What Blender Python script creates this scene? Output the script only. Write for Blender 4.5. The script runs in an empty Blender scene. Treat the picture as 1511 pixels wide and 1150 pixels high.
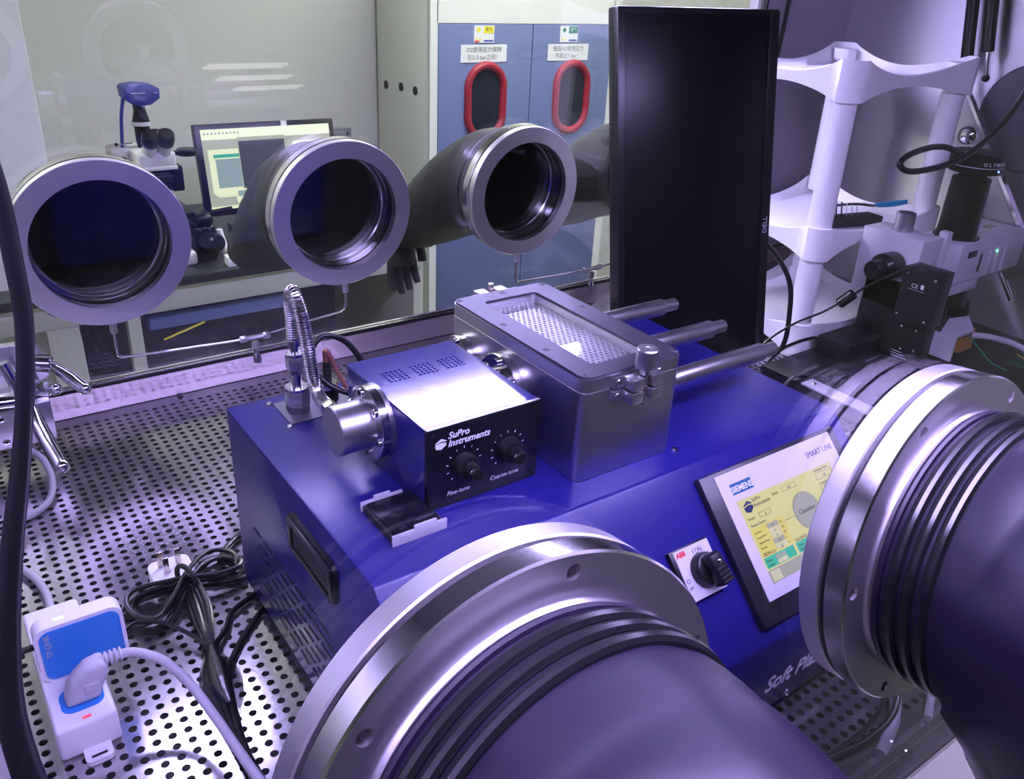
import bpy, bmesh, math, random
from mathutils import Vector, Matrix, noise
random.seed(7)
PI = math.pi
SC = bpy.context.scene
COL = SC.collection

# ------------------------------------------------------------------ camera
CAM_C = Vector((-.2244, -.4671, .6690))
YAW, PITCH, ROLL, FPX = .6428, .4566, .0542, 1251.8
_f = Vector((math.sin(YAW)*math.cos(PITCH), math.cos(YAW)*math.cos(PITCH), -math.sin(PITCH)))
_r = Vector((math.cos(YAW), -math.sin(YAW), 0)); _u = _r.cross(_f)
_r2 = _r*math.cos(ROLL) + _u*math.sin(ROLL); _u2 = -_r*math.sin(ROLL) + _u*math.cos(ROLL)
cd = bpy.data.cameras.new('camera'); cam = bpy.data.objects.new('camera', cd); COL.objects.link(cam)
cam.matrix_world = Matrix(((_r2.x, _u2.x, -_f.x, CAM_C.x), (_r2.y, _u2.y, -_f.y, CAM_C.y), (_r2.z, _u2.z, -_f.z, CAM_C.z), (0, 0, 0, 1)))
cd.sensor_fit = 'HORIZONTAL'; cd.sensor_width = 36; cd.lens = FPX*36/1511
cd.shift_x = (755.5-761)/1511; cd.shift_y = (562.5-575)/1511
cd.clip_start = .01; cd.clip_end = 60
SC.camera = cam

# ------------------------------------------------------------------ world, exposure
w = bpy.data.worlds.new('world'); SC.world = w; w.use_nodes = True
w.node_tree.nodes['Background'].inputs[0].default_value = (.62, .64, .60, 1)
w.node_tree.nodes['Background'].inputs[1].default_value = .12
SC.view_settings.view_transform = 'Standard'; SC.view_settings.look = 'None'
SC.view_settings.exposure = 1.0; SC.view_settings.gamma = 1; SC.view_settings.use_curve_mapping = False
LAMP_COL = (.55, .455, 1.0)     # violet-white tubes of the glovebox
LAMP_BACK, LAMP_FRONT, ROOM_LAMP = 44.0, 22.0, 21.0

# ------------------------------------------------------------------ materials
def srgb(h):
    h = h.lstrip('#'); v = [int(h[i:i+2], 16)/255 for i in (0, 2, 4)]
    return tuple(c/12.92 if c <= .04045 else ((c+.055)/1.055)**2.4 for c in v) + (1,)
def mat(name, col, rough=.5, metal=0, bump=0, bscale=200, stretch=(1, 1, 1), var=0, vscale=8, emit=None, estr=1, coat=0, spec=.5, trans=0, alpha=1, aniso=0):
    m = bpy.data.materials.new(name); m.use_nodes = True; nt = m.node_tree; b = nt.nodes['Principled BSDF']
    c = srgb(col) if isinstance(col, str) else tuple(col)+(1,)
    b.inputs['Base Color'].default_value = c; b.inputs['Roughness'].default_value = rough; b.inputs['Metallic'].default_value = metal
    b.inputs['Specular IOR Level'].default_value = spec; b.inputs['Coat Weight'].default_value = coat
    b.inputs['Transmission Weight'].default_value = trans; b.inputs['Alpha'].default_value = alpha
    if emit: b.inputs['Emission Color'].default_value = srgb(emit) if isinstance(emit, str) else tuple(emit)+(1,); b.inputs['Emission Strength'].default_value = estr
    if bump or var:
        tc = nt.nodes.new('ShaderNodeTexCoord'); mp = nt.nodes.new('ShaderNodeMapping'); mp.inputs['Scale'].default_value = stretch
        nt.links.new(tc.outputs['Object'], mp.inputs[0])
        if bump:
            n = nt.nodes.new('ShaderNodeTexNoise'); n.inputs['Scale'].default_value = bscale; n.inputs['Detail'].default_value = 3
            nt.links.new(mp.outputs[0], n.inputs['Vector'])
            bp = nt.nodes.new('ShaderNodeBump'); bp.inputs['Strength'].default_value = bump; bp.inputs['Distance'].default_value = .001
            nt.links.new(n.outputs[0], bp.inputs['Height']); nt.links.new(bp.outputs[0], b.inputs['Normal'])
        if var:
            n2 = nt.nodes.new('ShaderNodeTexNoise'); n2.inputs['Scale'].default_value = vscale; n2.inputs['Detail'].default_value = 4
            nt.links.new(mp.outputs[0], n2.inputs['Vector'])
            mr = nt.nodes.new('ShaderNodeMapRange'); mr.inputs[3].default_value = max(0, rough-var); mr.inputs[4].default_value = min(1, rough+var)
            nt.links.new(n2.outputs[0], mr.inputs[0]); nt.links.new(mr.outputs[0], b.inputs['Roughness'])
    return m
def glass(name, f0=.04, tint=(1, 1, 1)):
    m = bpy.data.materials.new(name); m.use_nodes = True; nt = m.node_tree; nt.nodes.clear()
    out = nt.nodes.new('ShaderNodeOutputMaterial'); mix = nt.nodes.new('ShaderNodeMixShader')
    tr = nt.nodes.new('ShaderNodeBsdfTransparent'); tr.inputs[0].default_value = tint+(1,)
    gl = nt.nodes.new('ShaderNodeBsdfGlossy'); gl.inputs['Roughness'].default_value = .0
    lw = nt.nodes.new('ShaderNodeLayerWeight'); lw.inputs[0].default_value = .5
    pw = nt.nodes.new('ShaderNodeMath'); pw.operation = 'POWER'; pw.inputs[1].default_value = 5
    mr = nt.nodes.new('ShaderNodeMapRange'); mr.inputs[3].default_value = f0; mr.inputs[4].default_value = 1
    L = nt.links.new
    L(lw.outputs['Facing'], pw.inputs[0]); L(pw.outputs[0], mr.inputs[0]); L(mr.outputs[0], mix.inputs[0])
    L(tr.outputs[0], mix.inputs[1]); L(gl.outputs[0], mix.inputs[2]); L(mix.outputs[0], out.inputs[0])
    return m
M = {}
M['floor_steel'] = mat('floor_steel', (.46, .44, .46), .17, .88, bump=.01, bscale=60, stretch=(1, 14, 1), var=.04, vscale=5)
M['steel'] = mat('brushed_steel', (.52, .50, .52), .33, 1, bump=.012, bscale=160, stretch=(1, 1, 14))
M['wall_steel'] = mat('brushed_wall_steel', (.60, .57, .62), .50, 1)
_n = M['wall_steel'].node_tree; _b = _n.nodes['Principled BSDF']; _t = _n.nodes.new('ShaderNodeTangent'); _t.direction_type = 'RADIAL'; _t.axis = 'Z'
_b.inputs['Anisotropic'].default_value = .85; _b.inputs['Anisotropic Rotation'].default_value = .25; _n.links.new(_t.outputs[0], _b.inputs['Tangent'])
M['roof_steel'] = mat('roof_steel', (.10, .10, .11), .5, .5)
M['plenum'] = mat('pan_shade_black', (.03, .03, .035), .5)  # pan coloured black, so shade in the floor holes is painted in
M['sill_steel'] = mat('sill_steel', (.74, .64, .68), .12, .72)
M['ring_steel'] = mat('turned_steel', (.78, .75, .79), .38, 1, var=.03, vscale=30)
M['ring_bright'] = mat('polished_steel', (.72, .70, .72), .16, 1)
M['chrome'] = mat('chrome', (.75, .74, .76), .09, 1)
M['alu'] = mat('satin_aluminium', (.60, .59, .62), .34, 1, bump=.03, bscale=300, var=.03)
M['alu_lid'] = mat('anodised_lid', (.12, .115, .15), .42, .75, bump=.02, bscale=900)
M['mesh_plate'] = mat('perforated_plate', (.90, .90, .92), .48, 1)
M['blue'] = mat('blue_paint', (.015, .012, .175), (.115), 0, bump=.055, bscale=520, spec=.7)
M['blue_body'] = mat('blue_body_paint', (.015, .012, .165), .27, 0, bump=.05, bscale=560, spec=.35)
M['black_panel'] = mat('black_panel', (.006, .006, .012), .22)
M['black_plastic'] = mat('black_plastic', (.008, .008, .010), .32)
M['black_matte'] = mat('black_matte', (.012, .012, .014), .6)
M['black_anod'] = mat('black_anodised', (.010, .009, .014), .36, bump=.02, bscale=900, spec=.35)
M['grey_plate'] = mat('grey_plate', (.10, .10, .13), .45)
M['rubber'] = mat('glove_rubber', (.010, .006, .020), .38, bump=.05, bscale=40, spec=.42)
M['rubber_out'] = mat('glove_rubber_outside', (.012, .013, .012), .45, bump=.12, bscale=25, spec=.25)
M['orings'] = mat('o_ring_rubber', (.008, .008, .010), .22, spec=.6)
M['white_plastic'] = mat('white_plastic', (.80, .78, .84), .34)
M['rack_white'] = mat('rack_plastic', (.93, .92, .94), .35)
M['router_blue'] = mat('router_blue', (.04, .22, .62), .3, emit=(.02, .16, .6), estr=.08)
M['router_blue'] = mat('router_blue_panel', (.035, .24, .72), .28)
M['led'] = mat('blue_led', (.1, .2, 1), .4, emit=(.12, .25, 1), estr=4)
M['led_green'] = mat('green_led', (.1, 1, .4), .4, emit=(.1, 1, .35), estr=3)
M['red_led'] = mat('red_switch', (.8, .05, .1), .4, emit=(.9, .05, .1), estr=.5)
M['grey_cable'] = mat('grey_cable', (.42, .41, .45), .4)
M['plug_grey'] = mat('plug_grey', (.52, .50, .58), .38)
M['copper'] = mat('braided_copper', (.36, .15, .12), .4, .6, bump=.3, bscale=700)
M['pin'] = mat('plug_pin_metal', (.70, .62, .55), .25, 1)
M['scope_grey'] = mat('microscope_grey', (.52, .51, .56), .4)
M['scope_dark'] = mat('microscope_black', (.005, .005, .007), .30, spec=.3)
M['print_white'] = mat('white_print', (.75, .75, .8), .5)
M['print_dark'] = mat('dark_print', (.03, .03, .05), .6)
M['print_red'] = mat('red_print', (.7, .03, .03), .5)
M['monitor_black'] = mat('monitor_black', (.010, .010, .014), .28)
M['screen_off'] = mat('dark_screen', (.004, .004, .007), .30, spec=.35)
M['gasket'] = mat('black_gasket', (.004, .004, .005), .5)
M['hmi_silver'] = mat('panel_silver', (.62, .58, .70), .4)
M['hmi_black'] = mat('panel_black', (.012, .012, .020), .35)
M['siemens'] = mat('teal_badge', (.01, .11, .22), .4)
M['ui_bg'] = mat('screen_yellow', (.1, .1, .05), .25, emit='#e6df9a', estr=0.4)
M['ui_yellow'] = mat('screen_deep_yellow', (.1, .1, .05), .25, emit='#ecd96a', estr=0.4)
M['ui_grey'] = mat('screen_grey', (.1, .1, .1), .25, emit='#a9ab98', estr=0.375)
M['ui_pale'] = mat('screen_pale', (.1, .1, .1), .25, emit='#ddd8ae', estr=0.4)
M['ui_teal'] = mat('screen_teal', (.02, .1, .08), .25, emit='#3fbf9c', estr=0.4)
M['ui_line'] = mat('screen_line', (.03, .03, .03), .3, emit='#55553f', estr=0.3)
M['ui_navy'] = mat('screen_navy', (.02, .02, .06), .3, emit='#26305e', estr=0.4)
M['wall'] = mat('painted_wall', (.50, .51, .47), .7, bump=.02, bscale=30)
M['room_floor'] = mat('room_floor', (.16, .17, .16), .5)
M['room_ceiling'] = mat('ceiling_paint', (.32, .32, .31), .8)
M['cab_cream'] = mat('cabinet_cream', (.66, .68, .60), .5)
M['cab_frame'] = mat('cabinet_frame', (.62, .64, .60), .5)
M['cab_blue'] = mat('cabinet_blue', (.115, .150, .30), .5)
M['red_frame'] = mat('red_rubber_frame', (.27, .012, .028), .45)
M['dark_glass'] = mat('dark_window', (.015, .018, .03), .08)
M['paper'] = mat('paper', (.66, .68, .68), .7)
M['yellow'] = mat('hazard_yellow', (.75, .65, .05), .5)
M['green'] = mat('label_green', (.02, .20, .14), .5)
M['bench_top'] = mat('bench_top', (.02, .022, .022), .35)
M['bench_body'] = mat('bench_body', (.42, .44, .36), .6)
M['zeiss_blue'] = mat('camera_blue', (.03, .04, .22), .4)
M['zeiss_white'] = mat('microscope_white', (.50, .50, .48), .45)
M['frame_beige'] = mat('painted_frame', (.55, .56, .44), .5)
M['pc_screen'] = mat('lit_screen', (.1, .1, .1), .3, emit='#e9ebbf', estr=0.617)
M['pc_grey'] = mat('lit_screen_grey', (.1, .1, .1), .3, emit='#a9ac96', estr=0.552)
M['pc_white'] = mat('lit_screen_white', (.1, .1, .1), .3, emit='#f4f6d8', estr=0.65)
M['pc_dark'] = mat('lit_screen_dark', (.02, .02, .02), .3, emit='#3d424c', estr=0.52)
M['pc_image'] = mat('lit_screen_image', (.05, .06, .06), .3, emit='#8fa3a8', estr=0.552)
M['orange'] = mat('orange_object', (.7, .15, .05), .5)
M['cyan'] = mat('cyan_handle', (.02, .30, .55), .4)
M['pcb_green'] = mat('circuit_green', (.01, .12, .07), .45)
M['wire_green'] = mat('green_wire', (.02, .3, .12), .4)
M['wire_yellow'] = mat('yellow_wire', (.6, .55, .05), .4)
M['tape_blue'] = mat('blue_tape', (.06, .08, .45), .5)
M['amber'] = mat('kapton_amber', (.35, .17, .03), .35)
M['film'] = glass('clear_film', .08, (.96, .96, .96))
M['acrylic'] = mat('clear_acrylic', (.75, .74, .82), .2, alpha=.55)
M['glass_front'] = glass('front_pane', .03, (.985, .985, .99))
M['glass_back'] = glass('back_pane', .075, (.93, .96, .94))
M['glass_lid'] = glass('lid_pane', .045, (.97, .97, .98))
M['tube_back'] = mat('lamp_tube', (.9, .9, .9), .5, emit=LAMP_COL, estr=LAMP_BACK)
M['tube_front'] = mat('lamp_tube_outside', (.9, .9, .9), .5, emit=LAMP_COL, estr=LAMP_FRONT)
M['tube_far'] = mat('far_room_tube', (.9, .9, .9), .5, emit=(1, .98, .98), estr=2.0)
M['tube_room'] = mat('room_tube', (.9, .9, .9), .5, emit=(1, .98, .93), estr=ROOM_LAMP)

# ------------------------------------------------------------------ mesh builder
class MB:
    def __init__(s): s.v = []; s.f = []
    def add(s, vs, fs):
        o = len(s.v); s.v += [tuple(v) for v in vs]; s.f += [tuple(i+o for i in f) for f in fs]; return s
    def box(s, lo, hi):
        x0, y0, z0 = lo; x1, y1, z1 = hi
        return s.add([(x0, y0, z0), (x1, y0, z0), (x1, y1, z0), (x0, y1, z0), (x0, y0, z1), (x1, y0, z1), (x1, y1, z1), (x0, y1, z1)],
                     [(3, 2, 1, 0), (4, 5, 6, 7), (0, 1, 5, 4), (1, 2, 6, 5), (2, 3, 7, 6), (3, 0, 4, 7)])
    def rbox(s, lo, hi, r=.003, seg=2):
        bm = bmesh.new(); bmesh.ops.create_cube(bm, size=1)
        for v in bm.verts:
            v.co = Vector([(lo[i]+hi[i])/2 + v.co[i]*(hi[i]-lo[i]) for i in range(3)])
        bmesh.ops.bevel(bm, geom=bm.edges[:], offset=r, segments=seg, affect='EDGES', profile=.5)
        return s.bm(bm)
    def rprism_box(s, lo, hi, r, axis=2, seg=6, e=.001):
        """box with four rounded edges parallel to `axis`"""
        a, b = [i for i in range(3) if i != axis]
        pts = []
        for cx, cy, st in ((hi[a]-r, hi[b]-r, 0), (lo[a]+r, hi[b]-r, 1), (lo[a]+r, lo[b]+r, 2), (hi[a]-r, lo[b]+r, 3)):
            for k in range(seg+1):
                t = PI/2*(st+k/seg); pts.append((cx+r*math.cos(t), cy+r*math.sin(t)))
        def mk(p, h):
            q = [0, 0, 0]; q[a], q[b], q[axis] = p[0], p[1], h; return q
        n = len(pts)
        vs = [mk(p, lo[axis]) for p in pts] + [mk(p, hi[axis]) for p in pts]
        fs = [tuple(range(n))[::-1], tuple(range(n, 2*n))] + [(i, (i+1) % n, n+(i+1) % n, n+i) for i in range(n)]
        return s.add(vs, fs)
    def bm(s, bm):
        bm.verts.index_update(); vs = [v.co[:] for v in bm.verts]; fs = [[v.index for v in f.verts] for f in bm.faces]
        bm.free(); return s.add(vs, fs)
    def prism(s, poly, d, r=0, seg=2):
        """poly: 3-D points of a planar outline, extruded by vector d, optional edge bevel"""
        n = len(poly); d = Vector(d)
        vs = [Vector(p) for p in poly] + [Vector(p)+d for p in poly]
        fs = [tuple(range(n))[::-1], tuple(range(n, 2*n))] + [(i, (i+1) % n, n+(i+1) % n, n+i) for i in range(n)]
        if not r: return s.add(vs, fs)
        bm = bmesh.new(); bv = [bm.verts.new(v) for v in vs]
        for f in fs: bm.faces.new([bv[i] for i in f])
        bmesh.ops.recalc_face_normals(bm, faces=bm.faces[:])
        bmesh.ops.bevel(bm, geom=bm.edges[:], offset=r, segments=seg, affect='EDGES', profile=.5)
        return s.bm(bm)
    def lathe(s, prof, o=(0, 0, 0), ax=(0, 0, 1), n=32, caps=True, start=0):
        """prof: list of (radius, height along ax)"""
        ax = Vector(ax).normalized(); o = Vector(o)
        t = Vector((1, 0, 0)) if abs(ax.x) < .9 else Vector((0, 1, 0))
        u = ax.cross(t).normalized(); v = ax.cross(u)
        vs = []; fs = []
        for r, h in prof:
            for k in range(n):
                a = 2*PI*k/n+start; vs.append(o+ax*h+(u*math.cos(a)+v*math.sin(a))*r)
        for i in range(len(prof)-1):
            for k in range(n):
                k2 = (k+1) % n; fs.append((i*n+k, i*n+k2, (i+1)*n+k2, (i+1)*n+k))
        if caps:
            fs.append(tuple(range(n))[::-1]); fs.append(tuple(range((len(prof)-1)*n, len(prof)*n)))
        return s.add(vs, fs)
    def ring(s, prof, o, ax, n=64):
        """closed profile lathe (tube-like ring)"""
        return s.lathe(list(prof)+[prof[0]], o, ax, n, caps=False)
    def cyl(s, p0, p1, r, r1=None, n=20, e=0):
        p0 = Vector(p0); p1 = Vector(p1); d = p1-p0; L = d.length; r1 = r if r1 is None else r1
        if e: return s.lathe([(r-e, 0), (r, e), (r1, L-e), (r1-e, L)], p0, d, n)
        return s.lathe([(r, 0), (r1, L)], p0, d, n)
    def hexn(s, p0, p1, r): 
        d = Vector(p1)-Vector(p0); L = d.length
        return s.lathe([(r*.93, 0), (r, .08*L), (r, .92*L), (r*.93, L)], p0, d, 6)
    def torus(s, o, ax, R, r, n=64, m=12):
        prof = [(R+r*math.cos(2*PI*k/m), r*math.sin(2*PI*k/m)) for k in range(m)]
        return s.ring(prof, o, ax, n)
    def tube(s, pts, r, n=12, res=8, smooth=True, closed_ends=True, rad=None):
        P = [Vector(p) for p in pts]
        if smooth and len(P) > 2:
            Q = []
            for i in range(len(P)-1):
                a = P[max(i-1, 0)]; b = P[i]; c = P[i+1]; d = P[min(i+2, len(P)-1)]
                for k in range(res):
                    t = k/res
                    Q.append(.5*((2*b)+(c-a)*t+(2*a-5*b+4*c-d)*t*t+(3*b-a-3*c+d)*t**3))
            Q.append(P[-1])
        else: Q = P
        T = [(Q[min(i+1, len(Q)-1)]-Q[max(i-1, 0)]).normalized() for i in range(len(Q))]
        arc = [0]
        for i in range(1, len(Q)): arc.append(arc[-1]+(Q[i]-Q[i-1]).length)
        u = T[0].orthogonal().normalized(); vs = []; fs = []
        for i, q in enumerate(Q):
            u = (u-T[i]*u.dot(T[i])).normalized(); v = T[i].cross(u)
            rr = r if rad is None else rad(arc[i]/arc[-1])
            for k in range(n):
                a = 2*PI*k/n; vs.append(q+(u*math.cos(a)+v*math.sin(a))*rr)
        for i in range(len(Q)-1):
            for k in range(n):
                k2 = (k+1) % n; fs.append((i*n+k, i*n+k2, (i+1)*n+k2, (i+1)*n+k))
        if closed_ends: fs.append(tuple(range(n))[::-1]); fs.append(tuple(range((len(Q)-1)*n, len(Q)*n)))
        return s.add(vs, fs)
    def sphere(s, o, r, n=16, sc=(1, 1, 1)):
        m = n//2; prof = []
        for i in range(m+1):
            a = -PI/2+PI*i/m; prof.append((max(r*math.cos(a), 1e-5), r*math.sin(a)))
        mb = MB().lathe(prof, (0, 0, 0), (0, 0, 1), n, caps=False)
        return s.add([(o[0]+v[0]*sc[0], o[1]+v[1]*sc[1], o[2]+v[2]*sc[2]) for v in mb.v], mb.f)
    def xf(s, mtx):
        s.v = [tuple(mtx @ Vector(v)) for v in s.v]; return s
    def mesh(s, name, smooth=35):
        me = bpy.data.meshes.new(name); me.from_pydata(s.v, [], s.f); me.validate()
        bm = bmesh.new(); bm.from_mesh(me); bmesh.ops.recalc_face_normals(bm, faces=bm.faces[:]); bm.to_mesh(me); bm.free()
        if smooth: me.shade_smooth(); me.set_sharp_from_angle(angle=math.radians(smooth))
        return me
    def build(s, name, m, parent=None, smooth=35):
        o = bpy.data.objects.new(name, s.mesh(name, smooth)); o.data.materials.append(m if not isinstance(m, str) else M[m])
        COL.objects.link(o)
        if parent: o.parent = parent; o.matrix_parent_inverse = parent_inv(parent)
        return o
def world_of(o):
    return world_of(o.parent) @ o.matrix_parent_inverse @ o.matrix_basis if o.parent else o.matrix_basis.copy()
def parent_inv(p): return world_of(p).inverted()
def tag(o, label, cat=None, group=None, kind=None):
    if label: o['label'] = label
    if cat: o['category'] = cat
    if group: o['group'] = group
    if kind: o['kind'] = kind
    return o
def thing(name, label, cat, loc, group=None):
    o = bpy.data.objects.new(name, None); COL.objects.link(o); o.location = loc; o.empty_display_size = .02
    return tag(o, label, cat, group)
def struct(name, mb, m, parent=None, label=None):
    o = mb.build(name, m, parent)
    if not parent: o['kind'] = 'structure'
    if label: o['label'] = label
    return o
def part(name, mesh, m, parent):
    """share one mesh between alike parts"""
    o = bpy.data.objects.new(name, mesh); COL.objects.link(o); o.parent = parent; o.matrix_parent_inverse = parent_inv(parent)
    return o
def text(name, s, size, mtx, m, parent, shear=0, align='LEFT', bold=0, th=.0001, sx=1):
    cu = bpy.data.curves.new('txt', 'FONT'); cu.body = s; cu.size = size; cu.shear = shear; cu.align_x = align; cu.align_y = 'BOTTOM_BASELINE'
    cu.extrude = th; cu.offset = bold; cu.resolution_u = 3
    t = bpy.data.objects.new('txt', cu); COL.objects.link(t)
    dg = bpy.context.evaluated_depsgraph_get(); dg.update()
    me = bpy.data.meshes.new_from_object(t.evaluated_get(dg)); bpy.data.objects.remove(t)
    me.transform(Matrix.Diagonal((sx, 1, 1, 1))); me.transform(mtx); me.name = name
    me.materials.clear(); me.materials.append(M[m])
    o = bpy.data.objects.new(name, me); COL.objects.link(o)
    if parent: o.parent = parent; o.matrix_parent_inverse = parent_inv(parent)
    return o
def frame(o, ex, ey):
    """matrix: local x,y in the plane, z the outward normal"""
    ex = Vector(ex).normalized(); ey = Vector(ey).normalized(); ez = ex.cross(ey)
    return Matrix(((ex.x, ey.x, ez.x, o[0]), (ex.y, ey.y, ez.y, o[1]), (ex.z, ey.z, ez.z, o[2]), (0, 0, 0, 1)))
def perforated(x0, y0, nx, ny, px, py, r, z, th, n=12, stagger=False, x1=None, y1=None):
    """plate of square cells, each with a punched round hole"""
    q = n//4; vs = []; fs = []
    for j in range(ny):
        for i in range(nx):
            ox = (px/2 if stagger and j % 2 else 0)
            cx = x0+(i+.5)*px+ox; cy = y0+(j+.5)*py; b = len(vs)
            for sx, sy in ((1, 1), (-1, 1), (-1, -1), (1, -1)): vs.append((cx+sx*px/2, cy+sy*py/2, z))
            for zz in (z, z-th):
                for k in range(n):
                    a = 2*PI*k/n; vs.append((cx+r*math.cos(a), cy+r*math.sin(a), zz))
            for c in range(4):
                for k in range(q): fs.append((b+c, b+4+(c*q+k+1) % n, b+4+c*q+k))
                fs.append((b+c, b+(c+1) % 4, b+4+((c+1)*q) % n))
            for k in range(n): fs.append((b+4+k, b+4+(k+1) % n, b+4+n+(k+1) % n, b+4+n+k))
    return vs, fs
def catr(v): return [Vector(p) for p in v]

# ================================================================== THE SETTING
# ---- laboratory behind and around the glovebox
RZ0, RZ1 = -.95, 1.75
X0, X1, Y0, Y1 = -2.2, 4.6, -9.0, 2.95
struct('floor_room', MB().box((X0, Y0, RZ0-.05), (X1, Y1, RZ0)), 'room_floor')
struct('ceiling_room', MB().box((X0, Y0, RZ1), (X1, Y1, RZ1+.05)), 'room_ceiling')
struct('wall_back_room', MB().box((X0, Y1, RZ0), (X1, Y1+.06, RZ1)), 'wall')
struct('wall_left_room', MB().box((X0-.06, Y0, RZ0), (X0, Y1, RZ1)), 'wall')
struct('wall_right_room', MB().box((X1, Y0, RZ0), (X1+.06, Y1, RZ1)), 'wall')
struct('wall_front_room', MB().box((X0, Y0-.06, RZ0), (X1, Y0, RZ1)), 'wall')
struct('wall_partition_room', MB().rbox((-.75, 2.16, RZ0), (.115, 2.24, RZ1), .004), 'cab_frame', label='pale partition panel left of the far microscope')

# room lamps under the laboratory ceiling: panels near the glovebox, tube rows far behind the viewer
for x, y, lab in ((-1.0, 1.95, 'square lamp panel under the ceiling left of the far bench'), (1.75, 1.95, 'square lamp panel under the ceiling before the gas cabinet'), (3.7, .9, 'square lamp panel under the ceiling right of the glovebox')):
    t = thing('ceiling_panel', lab, 'lamp', (x, y, RZ1))
    MB().box((x-.47, y-.32, RZ1-.03), (x+.47, y+.32, RZ1-.001)).build('housing', 'room_ceiling', t)
    MB().box((x-.45, y-.30, RZ1-.034), (x+.45, y+.30, RZ1-.0295)).build('diffuser', 'tube_room', t, 0)
for x, y, lab in ((2.12, -6.62, 'twin tube lamp nearest the glovebox in the far row'), (2.38, -7.2, 'twin tube lamp between the two others of the far row'), (2.70, -7.8, 'twin tube lamp of the far row nearest the room wall')):
    L = .66; t = thing('ceiling_lamp', lab, 'lamp', (x, y, RZ1))
    MB().rbox((x-L/2, y-.10, RZ1-.05), (x+L/2, y+.10, RZ1-.001), .006).build('housing', 'room_ceiling', t)
    for dy in (-.06, .06):
        MB().cyl((x-L/2+.02, y+dy, RZ1-.068), (x+L/2-.02, y+dy, RZ1-.068), .011, n=10).build('tube', 'tube_far', t)

# ---- glovebox shell
XL, XR, YB, ZC = -.25, 1.66, .8615, .84
TF, TB = .1393, .0559
def yf(z): return -.2638+math.tan(TF)*z          # outer face of the front pane
def yb(z): return YB-math.tan(TB)*z             # inner face of the back pane
PX, PY = .01438, .01412
x0 = -.0590-PX*13.0-PX/2; ny = int(1.085/PY); y0 = .562+.5*PY-PY*math.floor((.562+.225)/PY); 
nx = int((1.40-x0)/PX); ny = int((.849-y0)/PY)
vs, fs = perforated(x0, y0, nx, ny, PX, PY, .0040, 0, .002)
fl = MB().add(vs, fs)
xe, ye = x0+nx*PX, y0+ny*PY
for lo, hi in (((XL, -.258, -.002), (x0, YB, 0)), ((xe, -.258, -.002), (XR, YB, 0)), ((x0, -.258, -.002), (xe, y0, 0)), ((x0, ye, -.002), (xe, YB, 0))):
    fl.box(lo, hi)
me = bpy.data.meshes.new('floor'); me.from_pydata(fl.v, [], fl.f)
flo = bpy.data.objects.new('floor', me); COL.objects.link(flo); me.materials.append(M['floor_steel']); flo['kind'] = 'structure'
flo['label'] = 'perforated stainless steel floor of the glovebox'
struct('floor_plenum', MB().box((XL, -.27, -.062), (XR, YB+.02, -.05)), 'plenum', label='pan below the perforated floor, blackened as shade for its holes')
struct('wall_left', MB().box((XL-.02, -.30, -.06), (XL, YB+.03, ZC)), 'steel', label='steel left end wall of the glovebox')
struct('wall_right', MB().box((XR, -.30, -.06), (XR+.02, YB+.03, ZC)), 'wall_steel', label='brushed steel right end wall of the glovebox')
struct('ceiling', MB().box((XL-.02, -.16, ZC), (XR+.02, YB-.02, ZC+.02)), 'roof_steel', label='steel roof of the glovebox')
# back wall: sill below the window, steel panel right of it
WBX1 = 1.338; ZB = .0505
sill = struct('wall_back', MB().prism([(XL, YB, -.06), (XL, YB, 0), (XL, yb(ZB-.006), ZB-.006), (XL, yb(ZB)+.03, ZB-.006), (XL, YB+.03, -.06)], (XR-XL, 0, 0)), 'sill_steel', label='low polished steel sill under the rear window')
MB().prism([(WBX1, yb(ZB-.006), ZB-.006), (WBX1, yb(ZC), ZC), (WBX1, yb(ZC)+.03, ZC), (WBX1, yb(ZB)+.03, ZB-.006)], (XR-WBX1, 0, 0)).build('wall_panel', 'wall_steel', sill)
MB().box((XL, YB-.0012, 0), (XR, YB, .0009)).build('floor_seam', 'gasket', sill)
for i, x in enumerate((.075, .62)):
    MB().lathe([(.005, 0), (.004, .003), (.0005, .004)], (x, YB-.004, .003), (0, 0, 1), 10).build('screw', 'chrome', sill)
MB().tube([(1.428, yb(.0)-.002, .06), (1.428, yb(.8)-.002, .8)], .004, smooth=False).build('corner_seam', 'gasket', sill)
# rear window
wb = thing('window_2', 'rear glass window of the glovebox', None, (.5, YB, ZB)); wb['kind'] = 'structure'
MB().prism([(XL, yb(ZB), ZB), (XL, yb(ZC), ZC), (XL, yb(ZC)+.008, ZC), (XL, yb(ZB)+.008, ZB)], (WBX1-XL, 0, 0)).build('pane', 'glass_back', wb, 0)
MB().prism([(XL, yb(ZB)-.003, ZB-.006), (XL, yb(ZB)-.003, ZB-.0005), (XL, yb(ZB)+.012, ZB-.0005), (XL, yb(ZB)+.012, ZB-.006)], (XR-XL, 0, 0)).build('gasket', 'gasket', wb)
MB().prism([(XL, yb(ZB)-.002, ZB-.0005), (XL, yb(ZB)-.002, ZB+.0016), (XL, yb(ZB)+.001, ZB+.0016), (XL, yb(ZB)+.001, ZB-.0005)], (WBX1-XL, 0, 0)).build('bright_edge', 'ring_bright', wb)
MB().box((WBX1-.006, yb(.4)-.02, ZB), (WBX1, yb(.4)-.012, ZC)).xf(Matrix.Translation((0, yb(.4)-.016, .4)) @ Matrix.Rotation(TB, 4, 'X') @ Matrix.Translation((0, -(yb(.4)-.016), -.4))).build('window_trim', 'gasket', wb)
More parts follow.
